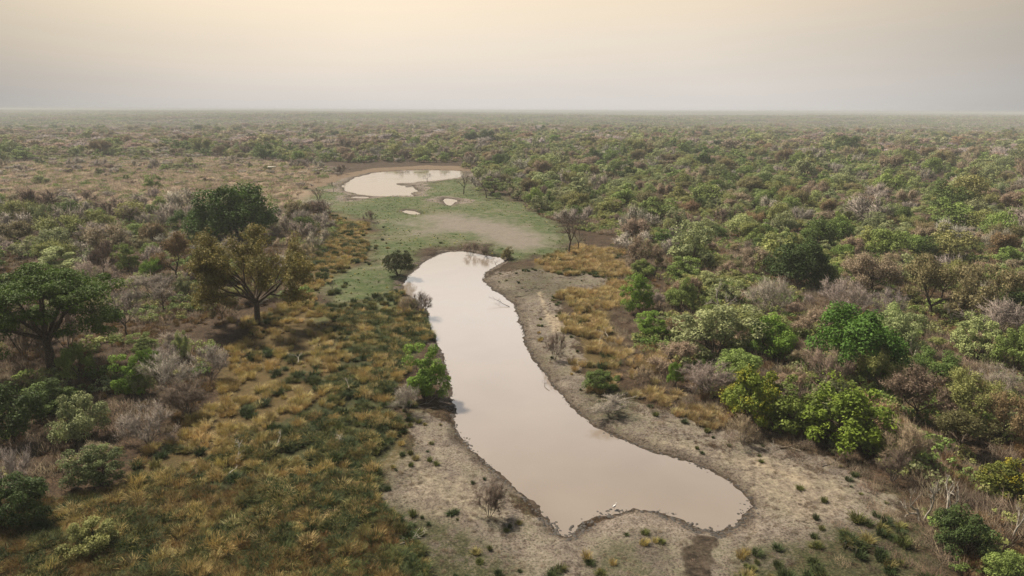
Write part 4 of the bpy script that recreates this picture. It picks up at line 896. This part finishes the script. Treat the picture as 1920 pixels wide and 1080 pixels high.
# ---- grass
def g_tuft(n, h, base, spread, w=.035, curve=.25):
    g = Geo(); h = h * RNG.uniform(.7, 1.15); spread = spread * RNG.uniform(.6, 1.3); la = RNG.uniform(0, 6.28); lv = np.array([math.cos(la), math.sin(la), -.12]) * RNG.uniform(.05, .45) * h
    a = RNG.uniform(0, 6.28, n); r0 = base * np.sqrt(RNG.random(n)); hh = h * RNG.uniform(.5, 1.1, n); out = spread * RNG.uniform(.2, 1.1, n)
    B = np.stack([np.cos(a) * r0, np.sin(a) * r0, np.full(n, -.04)], 1); dirv = np.stack([np.cos(a), np.sin(a), np.zeros(n)], 1) + RNG.normal(size=(n, 3)) * .35; dirv[:, 2] = 0
    M = B + dirv * out[:, None] * .38 + np.stack([0 * a, 0 * a, hh * .62], 1); E = B + dirv * out[:, None] + np.stack([0 * a, 0 * a, hh * (1 - curve * RNG.random(n))], 1)
    E = E + lv * RNG.uniform(.4, 1.2, (n, 1)); M = M + lv * .35
    s = unit(np.cross(dirv, [0, 0, 1.0]) + RNG.normal(size=(n, 3)) * .3) * w
    sh = RNG.uniform(.7, 1.3, n)
    V = np.stack([B - s, B + s, M + s * .8, M - s * .8], 1).reshape(-1, 3); g.add(V, np.arange(n)[:, None] * 4 + np.arange(4)[None], sh)
    V = np.stack([M - s * .8, M + s * .8, E], 1).reshape(-1, 3); g.add(V, np.arange(n)[:, None] * 3 + np.arange(3)[None], sh)
    return g
TUFT_DRY = [g_tuft(140, 1.0, .42, .42, .017).mesh('dry_tuft', M_GRASS) for _ in range(7)]
TUFT_GREEN = [g_tuft(150, .62, .32, .44, .024).mesh('green_tuft', M_GRASS) for _ in range(4)]
SCRUB = []
for _ in range(4):
    g = Geo(); n = 110; a = RNG.uniform(0, 6.28, n); r = .9 * np.sqrt(RNG.random(n)); A = np.stack([np.cos(a) * r, np.sin(a) * r, np.full(n, -.05)], 1)
    g.twigs(A, A + unit(RNG.normal(size=(n, 3)) * .55 + [0, 0, .8]) * RNG.uniform(.3, 1.0, (n, 1)), .018, RNG.uniform(.6, 1.4, n)); SCRUB.append(g.mesh('scrub', M_TWIG))
LOWLEAF = []
for _ in range(3):
    g = Geo(); C = np.stack([RNG.normal(size=9) * .45, RNG.normal(size=9) * .45, RNG.uniform(.1, .55, 9)], 1); clump_leaves(g, C, .28, 26, .10, .8); LOWLEAF.append(g.mesh('low_herb', M_LEAF))
def in_zone(P, x, y, soft):   # chance of being inside, with a ragged edge
    d = sdist(P, x, y) + soft * fbm(x / 5, y / 5, 61, 3) * 1.4; return d < 0
def spots(P, n, box, soft=2.5, margin=.25):
    x = RNG.uniform(box[0], box[1], n); y = RNG.uniform(box[2], box[3], n); k = in_zone(P, x, y, soft) & (shore(x, y) > margin); return x[k], y[k]
def bounds(P): return (P[:, 0].min() - 4, P[:, 0].max() + 4, P[:, 1].min() - 4, P[:, 1].max() + 4)
def not_in(x, y, *Ps):
    k = np.ones(len(x), bool)
    for P in Ps: k &= sdist(P, x, y) > .3
    return k
def thin(x, y, scale, seed, lo, hi):
    return RNG.random(len(x)) < lo + (hi - lo) * smooth(.40, .62, noise(x / scale, y / scale, seed))
# dry golden grass
gx, gy, gs, gt = [], [], [], []
for P, n, lo, hi, smin, smax, cols in ((Z['goldrb'], 2600, .02, .55, .4, 1.1, [(0.22, 0.165, 0.08), (0.16, 0.12, 0.06)] + [(0.28, 0.22, 0.12)]), (Z['goldl'], 25000, .10, .80, .45, 1.15, [(0.225, 0.170, 0.066), (0.170, 0.126, 0.050), (0.290, 0.232, 0.112)]), (Z['goldr'], 14000, .12, .75, .5, 1.4, [(0.235, 0.175, 0.082), (0.19, 0.14, 0.064), (0.30, 0.235, 0.125)])):
    b = bounds(P); x, y = spots(P, n, (b[0], b[1], max(b[2], 36), b[3]), 4.5); k = thin(x, y, 2.2, 63, lo, hi) & not_in(x, y, Z['bankl'], Z['lawn'])
    x, y = x[k], y[k]; gx.append(x); gy.append(y); gs.append(RNG.uniform(smin, smax, len(x))); gt.append(tints(cols, [.45, .35, .2], len(x)))
P = Z['nearg']; b = bounds(P); x, y = spots(P, 17000, (b[0], b[1], 36, b[3])); k = thin(x, y, 2.2, 163, .03, .6) & not_in(x, y, Z['bankl']); gx.append(x[k]); gy.append(y[k]); gs.append(RNG.uniform(.3, .85, k.sum())); gt.append(tints([(0.110, 0.066, 0.025), (0.130, 0.098, 0.038), (0.054, 0.044, 0.018)], [.4, .25, .35], k.sum()))  # near tufts are dark plants, tinted darker still to mimic lens falloff
x, y = spots(WOOD_L, 40000, (-110, -5, 40, 210)); k = thin(x, y, 5, 64, .08, .55) & not_in(x, y, *OPEN); x, y = x[k], y[k]; gx.append(x); gy.append(y); gs.append(RNG.uniform(.35, .8, len(x))); gt.append(tints([(0.095, 0.060, 0.026), (0.075, 0.050, 0.026), (0.125, 0.082, 0.036)], [.45, .35, .2], len(x)))
x, y = spots(WOOD_R, 60000, (5, 150, 38, 230)); k = thin(x, y, 6, 65, .05, .35) & not_in(x, y, *OPEN); x, y = x[k], y[k]; gx.append(x); gy.append(y); gs.append(RNG.uniform(.5, 1.1, len(x))); gt.append(tints([(0.12, 0.075, 0.036), (0.09, 0.058, 0.032)], [.6, .4], len(x)))
x, y = np.concatenate(gx), np.concatenate(gy); s = np.concatenate(gs); t_ = np.concatenate(gt)
scatter_stuff('dry_grass', TUFT_DRY, np.stack([x, y], 1), 0, np.stack([s, s, s * RNG.uniform(.8, 1.2, len(s))], 1), t_, 'tall tawny dry grass in tufts over the slopes on both sides of the pool', 'grass')
# dark green tussocks
gx, gy, gs = [], [], []
P = Z['greenl']; b = bounds(P); x, y = spots(P, 13500, (b[0], b[1], max(b[2], 36), b[3])); k = thin(x, y, 1.7, 66, .06, .95) & not_in(x, y, Z['bankl']); gx.append(x[k]); gy.append(y[k]); gs.append(RNG.uniform(.45, 1.25, k.sum()))
P = Z['nearg']; b = bounds(P); x, y = spots(P, 9500, (b[0], b[1], 36, b[3])); k = thin(x, y, 2.0, 166, .08, .9) & not_in(x, y, Z['bankl']); gx.append(x[k]); gy.append(y[k]); gs.append(RNG.uniform(.5, 1.2, k.sum()))
P = Z['goldl']; b = bounds(P); x, y = spots(P, 9000, (b[0], b[1], max(b[2], 36), b[3])); k = thin(x, y, 3.2, 67, .0, .5) & not_in(x, y, Z['bankl'], Z['lawn']); gx.append(x[k]); gy.append(y[k]); gs.append(RNG.uniform(.7, 1.5, k.sum()))
P = Z['goldr']; b = bounds(P); x, y = spots(P, 2600, b); k = thin(x, y, 3, 68, .0, .5); gx.append(x[k]); gy.append(y[k]); gs.append(RNG.uniform(.7, 1.4, k.sum()))
P = Z['lawn']; b = bounds(P); x, y = spots(P, 9000, b, 1); k = (RNG.random(len(x)) < .10 * smooth(-9, 2, sdist(Z['lawn'], x, y)) * (x < -12) * (y < 190)); gx.append(x[k]); gy.append(y[k]); gs.append(RNG.uniform(.6, 1.15, k.sum()))
dirt = poly_at([(1380, 1040), (1480, 1000), (1700, 985), (1760, 1010), (1760, 1150), (1360, 1150)]); b = bounds(dirt); x, y = spots(dirt, 1500, b, 1); k = thin(x, y, 2, 69, .05, .6); gx.append(x[k]); gy.append(y[k]); gs.append(RNG.uniform(.6, 1.3, k.sum()))
P = poly_at([(600,585),(750,548),(800,600),(802,650),(740,700),(640,650)]); b = bounds(P); x, y = spots(P, 700, b, 1); gx.append(x); gy.append(y); gs.append(RNG.uniform(.8, 1.6, len(x)))
P = poly_at([(560,440),(690,420),(700,450),(650,560),(580,560)]); b = bounds(P); x, y = spots(P, 420, b, 2); gx.append(x); gy.append(y); gs.append(RNG.uniform(1.0, 2.0, len(x)))
for P, n in ((Z['bankl'], 4200), (Z['bankr'], 10000)):
    b = bounds(P); x = RNG.uniform(b[0], b[1], n); y = RNG.uniform(max(b[2], 36), b[3], n); d = sdist(P, x, y); k = (d < 0) & (shore(x, y) > 1.6) & (RNG.random(n) < .34 * np.exp(d / 1.3) * smooth(.45, .6, noise(x / 2.2, y / 2.2, 171)) + .004); gx.append(x[k]); gy.append(y[k]); gs.append(RNG.uniform(.25, .8, k.sum()))
P = Z['lawn']; b = bounds(P); x, y = spots(P, 6500, b, 2); k = not_in(x, y, Z['pan']); x, y = x[k], y[k]; gx.append(x); gy.append(y); gs.append(RNG.uniform(.16, .42, len(x))); lawn_n = len(x)
x, y = np.concatenate(gx), np.concatenate(gy); s = np.concatenate(gs)
scatter_stuff('green_grass', TUFT_GREEN, np.stack([x, y], 1), 0, np.stack([s, s, s], 1), tints([(0.032, 0.042, 0.013), (0.060, 0.062, 0.018), (0.026, 0.038, 0.012), (0.115, 0.098, 0.034)], [.35, .25, .25, .15], len(s)) * np.where(np.arange(len(s)) >= len(s) - lawn_n, 2.6, 1.0)[:, None], 'dark green grass in dense tussocks on the pool side of the dry grass', 'grass')
# low scrub between the bushes
x1, y1 = spots(WOOD_R, 90000, (5, 200, 38, 300), 2); k = thin(x1, y1, 9, 81, .10, .42); x1, y1 = x1[k], y1[k]
x2, y2 = spots(WOOD_L, 60000, (-190, -5, 40, 260), 2); k = thin(x2, y2, 6, 82, .10, .42); x2, y2 = x2[k], y2[k]
xe, ye = fan(60000, 38, 160, 42); de = sdist(WOOD_R, xe, ye); k = (de > 0) & (de < 7) & (RNG.random(len(xe)) < .5 * np.exp(-de / 2.6)) & (xe > 8) & (shore(xe, ye) > 3); xe, ye = xe[k], ye[k]
x3, y3 = spots(Z['plain'], 8500, bounds(Z['plain']), 3); s3 = RNG.uniform(1.0, 2.4, len(x3))
xx = np.concatenate([x1, x2, x3]); yy = np.concatenate([y1, y2, y3]); s = np.concatenate([RNG.uniform(.6, 1.7, len(x1)), RNG.uniform(.6, 1.5, len(x2)), s3]); k = not_in(xx, yy, *OPEN); n3 = len(x3); xx, yy, s = np.concatenate([xx[k], xe]), np.concatenate([yy[k], ye]), np.concatenate([s[k], RNG.uniform(.35, 1.0, len(xe))])
xl, yl = fan(60000, 38, 130, 38); k = ((sdist(Z['bankl'], xl, yl) < .5) | (sdist(Z['bankr'], xl, yl) < .5)) & (shore(xl, yl) > .5) & thin(xl, yl, 2.5, 173, .05, .45); xx, yy, s = np.concatenate([xx, xl[k]]), np.concatenate([yy, yl[k]]), np.concatenate([s, RNG.uniform(.08, .26, k.sum())])
scatter_stuff('dry_scrub', SCRUB, np.stack([xx, yy], 1), 0, np.stack([s, s, s], 1), tints([(0.066, 0.048, 0.032), (0.105, 0.082, 0.058), (0.05, 0.038, 0.027), (0.14, 0.108, 0.075)], [.4, .25, .25, .1], len(s)) * np.where(sdist(Z['plain'], xx, yy) < 3, 1.7, 1.0)[:, None], 'low brown leafless scrub covering the soil between the bushes', 'scrub')
x1, y1 = spots(WOOD_R, 22000, (5, 150, 38, 230), 2); k = thin(x1, y1, 6, 83, .02, .5); x1, y1 = x1[k], y1[k]
x2, y2 = spots(WOOD_L, 14000, (-130, -5, 40, 200), 2); k = thin(x2, y2, 6, 84, .0, .3); x2, y2 = x2[k], y2[k]
x3, y3 = spots(Z['plain'], 2600, bounds(Z['plain']), 3)
xx = np.concatenate([x1, x2, x3]); yy = np.concatenate([y1, y2, y3]); k = not_in(xx, yy, *OPEN); xx, yy = xx[k], yy[k]; s = RNG.uniform(.7, 2.0, len(xx))
scatter_stuff('green_undergrowth', LOWLEAF, np.stack([xx, yy], 1), 0, np.stack([s, s, s], 1), tints(['mid', 'olive', 'deep', 'grey'], [.35, .3, .2, .15], len(s)), 'low green herbs and saplings scattered between the bushes', 'undergrowth')

# ------------------------------------------------------------------ small things by the water
# trampled black mud along the waterline
def mud_clods():
    import bmesh
    protos = []
    for _ in range(4):
        bm = bmesh.new(); bmesh.ops.create_icosphere(bm, subdivisions=2, radius=.5)
        off = RNG.uniform(0, 50, 2)
        for v in bm.verts:
            f = 1 + .45 * float(fbm(v.co.x * 1.8 + off[0], v.co.y * 1.8 + v.co.z + off[1], 3, 2)); v.co *= f; v.co.z *= .42
        me = bpy.data.meshes.new('clod'); bm.to_mesh(me); bm.free(); me.materials.append(M_CLOD); protos.append(me)
    pts, s = [], []
    P = POOL_P; n = len(P)
    for i in range(n):
        a, b = P[i], P[(i + 1) % n]; L = np.linalg.norm(b - a); m = int(L * 7)
        for _ in range(m):
            q = a + (b - a) * random.random(); pts.append(q + RNG.normal(size=2) * .20); s.append(random.uniform(.06, .22))
    for (px, py, n, sp) in ((1062, 1000, 70, .9), (1092, 988, 40, .7), (1390, 958, 60, .9), (1372, 985, 60, .9), (1300, 990, 70, .9), (1325, 1005, 60, .8), (1350, 1010, 30, .6), (1030, 985, 30, .6), (870, 830, 40, .8), (848, 770, 30, .5), (1140, 962, 30, .6), (1245, 968, 40, .6)):
        c = at(px, py, WATER_Z)
        for _ in range(n): pts.append(c + RNG.normal(size=2) * sp); s.append(random.uniform(.06, .28))
    pts = np.array(pts); s = np.array(s); sh = waters(pts[:, 0], pts[:, 1]); k = (sh > -.9 * RNG.random(len(sh))) & (sh < .8); pts, s = pts[k], s[k]
    o = scatter_stuff('mud_clods', protos, pts, 0, np.stack([s * RNG.uniform(.8, 1.9, len(s)), s, s * RNG.uniform(.5, 1.0, len(s))], 1), np.ones((len(s), 3)) * .04, 'black lumps of trampled wet mud all along the waterline', 'mud')
    me = o.data; co = np.zeros(len(s) * 3, np.float32); me.vertices.foreach_get('co', co); co = co.reshape(-1, 3); co[:, 2] = np.maximum(co[:, 2], WATER_Z + .0); me.vertices.foreach_set('co', co.ravel())
mud_clods()

# single tussocks on bare mud
TUS = [(1208, 1004), (1206, 1024), (1229, 1020), (1240, 1021), (805, 868), (818, 874), (752, 838), (770, 880), (1427, 868), (1424, 857), (950, 998), (955, 590), (938, 515), (950, 527), (985, 512), (1010, 625), (1012, 640), (1072, 702), (1165, 762), (1252, 768), (1228, 782), (1390, 1048), (1402, 1040), (1398, 1064), (1420, 1058), (1412, 1072), (1500, 920), (690, 1060), (680, 950), (1540, 1000), (1545, 945), (1100, 1050), (1150, 1060), (790, 1010), (900, 1062), (1330, 915), (1296, 880)]
tus = []
for (a, b) in TUS:
    x, y = at(a, b)
    if shore(np.array([x]), np.array([y]))[0] < .3: continue
    tus.append(dict(px=a, py=b, wpx=25, word='green', noun='grass tussock', x=x, y=y, group='grass tussocks on the bare mud'))
TANCH = [(1225, 1015, 'the mud spit'), (810, 870, 'the pale bank'), (760, 850, 'the pale bank edge'), (1425, 862, 'the sandy bank'), (945, 520, 'the point at the head of the pool'), (1010, 632, 'the sandy path'), (1072, 702, 'the leafless bank shrub'), (1230, 770, 'the flat green shrub'), (1405, 1055, 'the near sandy corner'), (920, 1000, 'the dark shrub on the near bank'), (1530, 940, 'the bare ground by the wood'), (690, 1000, 'the dark grass')]
_A = ANCH; ANCH = TANCH; label_auto(tus, None); ANCH = _A
for it in tus:
    g = random.random() < .6; me = random.choice(TUFT_GREEN if g else TUFT_DRY); s = random.uniform(.4, .75)
    o = link('grass_tussock', me, None, jit((0.065, 0.07, 0.02) if g else (0.20, 0.15, 0.05))); o.location = (it['x'], it['y'], gz(it['x'], it['y']) - .02); o.scale = (s, s, s); o.rotation_euler.z = random.uniform(0, 6.28)
    tag(o, it['label'].replace('small green', 'green').replace('green grass', 'green grass' if g else 'yellow grass'), 'grass tussock', it['grp'])

# fallen branches and driftwood
def branch(bx, by, length, ang, label, mat=M_GREYWOOD, lift=.12, thick=.09):
    x, y = at(bx, by); tr, tips = Geo(), []
    d = unit(np.array([math.cos(ang), math.sin(ang), .10])); grow(tr, tips, np.array([0, 0, lift]), d, length * .45, thick, 0, 2, .55, .0, (2, 2), 6)
    spray(tr, [t for t in tips if t[0] >= 1], 0, 3, length * .22, .014, .6, .1)
    tr.V = [v * np.array([1, 1, .55]) for v in tr.V]
    me = tr.mesh('fallen_branch', mat); o = link('fallen_branch', me); o.location = (x, y, max(gz(x, y), WATER_Z)); tag(o, label, 'branch', 'fallen branches and driftwood')
branch(955, 572, 4.2, 2.6, 'forked dead branch reaching into the pool from the sandy point', M_GREYWOOD)
branch(965, 558, 3.4, .5, 'dark fallen log lying along the sandy point', M_BARK, .12, .11)
branch(985, 548, 3.6, 1.0, 'tangled dead limb on the sandy point beside the dark log', M_GREYWOOD, .1, .12)
branch(1030, 728, 3.0, 2.2, 'thin drowned branch poking out of the pool below the leafless bank shrub', M_GREYWOOD, .0, .05)
branch(932, 498, 2.6, 1.9, 'crooked dead stick standing by the corner at the head of the pool', M_BARK, .1, .07)
branch(1462, 845, 4.0, .1, 'dark fallen branch below the light green shrub', M_BARK, .1, .10)
branch(1500, 850, 3.2, 2.5, 'pale curved dead branch under the large flowering shrub', M_DEAD, .1, .07)
branch(740, 766, 4.6, .2, 'long grey stick on the bank under the poolside green tree', M_DEAD, .08, .06)
branch(430, 900, 3.4, 1.6, 'white dead branches upright in the russet grass', M_DEAD, .5, .07)
branch(448, 872, 2.6, 1.9, 'small bleached branch in dry grass beside the upright white ones', M_DEAD, .4, .06)
branch(728, 1036, 3.0, .4, 'dead stick on the dark near grass', M_DEAD, .08, .06)
branch(1150, 756, 3.4, .3, 'bare grey log in the brushwood heap on the bank', M_DEAD, .12, .09)
branch(620, 850, 2.4, .9, 'short dead branch at the edge of the dark green tussocks', M_DEAD, .1, .06)
branch(1660, 1035, 3.2, 2.8, 'dry branch on bare ground in the near corner', M_GREYWOOD, .1, .07)
branch(1540, 880, 2.8, .5, 'grey twig fork on the sandy ground below the flowering shrub', M_GREYWOOD, .08, .05)
branch(760, 349, 7.0, .1, 'dark mud-caked driftwood lying in the pond', M_BARK, .1, .22)
for i, (a, b, lb) in enumerate([(520, 850, 'bleached thin branch sticking up from dark green grass'), (655, 740, 'pale bent twig standing in dry grass'), (560, 690, 'thin white stick in the golden grass'), (1122, 655, 'pale dead sapling stem in the tall golden grass'), (1140, 640, 'second pale dead stem, the taller one, in golden grass')]):
    branch(a, b, random.uniform(2, 3), random.uniform(1, 2), lb, M_DEAD, .7, .05)

# wading bird in the shallows
def bird():
    x, y = at(1152, 955, WATER_Z); root = bpy.data.objects.new('wading_bird', None); COL.objects.link(root); root.location = (x, y, WATER_Z)
    tag(root, 'small white wading bird with dark wings standing at the muddy tip of the spit', 'bird')
    M_W, M_D = flat_mat('white_plumage', (.8, .79, .76)), flat_mat('dark_plumage', (.05, .05, .055))
    g = Geo()
    prof = [(-.34, .46, .015), (-.24, .47, .06), (-.10, .48, .115), (.04, .50, .125), (.14, .55, .09), (.19, .63, .045), (.21, .72, .036), (.24, .79, .05), (.29, .81, .045), (.33, .80, .02), (.45, .77, .006)]
    g.tube([(a, 0, b) for a, b, c in prof], [c for _, _, c in prof], 10)
    for sy in (-.05, .05): g.tube([(0, sy, .42), (-.03, sy, .22), (.0, sy, 0), (0, sy, -.1)], [.022, .014, .012, .012], 5)
    link('body', g.mesh('bird_body', M_W, True), root)
    for sy in (-1, 1):
        w = Geo(); w.tube([(.08, sy * .10, .53), (-.06, sy * .125, .51), (-.22, sy * .10, .47), (-.40, sy * .045, .44)], [.05, .07, .05, .01], 8)
        link('wing', w.mesh('bird_wing', M_D, True), root)
    root.rotation_euler.z = .6; root.scale = (.62, .62, .62)
bird()

# flat-roofed shelter beyond the plain
def shelter():
    x, y = at(510, 323); root = bpy.data.objects.new('shelter', None); COL.objects.link(root); root.location = (x, y, gz(x, y)); root.rotation_euler.z = .15
    tag(root, 'tiny pale flat-roofed open shelter at the edge of the plain before the pond', 'shelter')
    M_R, M_P = flat_mat('pale_roof', (.62, .58, .50)), flat_mat('post_wood', (.12, .09, .07))
    def box(g, c, s):
        c, s = np.array(c), np.array(s) / 2; V = np.array([[a, b, d] for a in (-1, 1) for b in (-1, 1) for d in (-1, 1)]) * s + c
        g.add(V, [[0, 1, 3, 2], [4, 6, 7, 5], [0, 4, 5, 1], [2, 3, 7, 6], [0, 2, 6, 4], [1, 5, 7, 3]], 1)
    g = Geo(); box(g, (0, 0, 2.35), (3.6, 2.6, .22)); box(g, (0, 0, 2.2), (3.2, 2.2, .1)); link('roof', g.mesh('shelter_roof', M_R), root)
    for sx in (-1.4, 1.4):
        for sy in (-.95, .95):
            q = Geo(); q.tube([(sx, sy, -.3), (sx, sy, 2.16)], [.09, .08], 8); link('post', q.mesh('shelter_post', M_P), root)
shelter()

# ------------------------------------------------------------------ haze
HAZE_DENSITY = 0.00030
m, t = new_mat('haze'); pv = N(t, 'ShaderNodeVolumePrincipled'); pv.inputs['Density'].default_value = HAZE_DENSITY; pv.inputs['Color'].default_value = (0.66, 0.685, 0.69, 1); pv.inputs['Anisotropy'].default_value = 0.0
o_ = N(t, 'ShaderNodeOutputMaterial'); t.links.new(pv.outputs[0], o_.inputs['Volume'])
HX, ZB, ZT = 14500.0, -26.0, 33.0
V = [(a * HX, b * HX, c) for a in (-1, 1) for b in (-1, 1) for c in (ZB, ZT)]
hz = link('haze', mesh_from('haze', V, [np.array([[0, 1, 3, 2], [4, 6, 7, 5], [0, 4, 5, 1], [2, 3, 7, 6], [0, 2, 6, 4], [1, 5, 7, 3]])], [m]))
tag(hz, 'dusty grey haze lying over the whole plain', 'haze', kind='stuff')
print('objects', len(bpy.data.objects), 'chosen', {k: sum(1 for i in chosen if i['kind'] == k) for k in LIMIT}, 'rest', len(rest), 'far', len(xf))
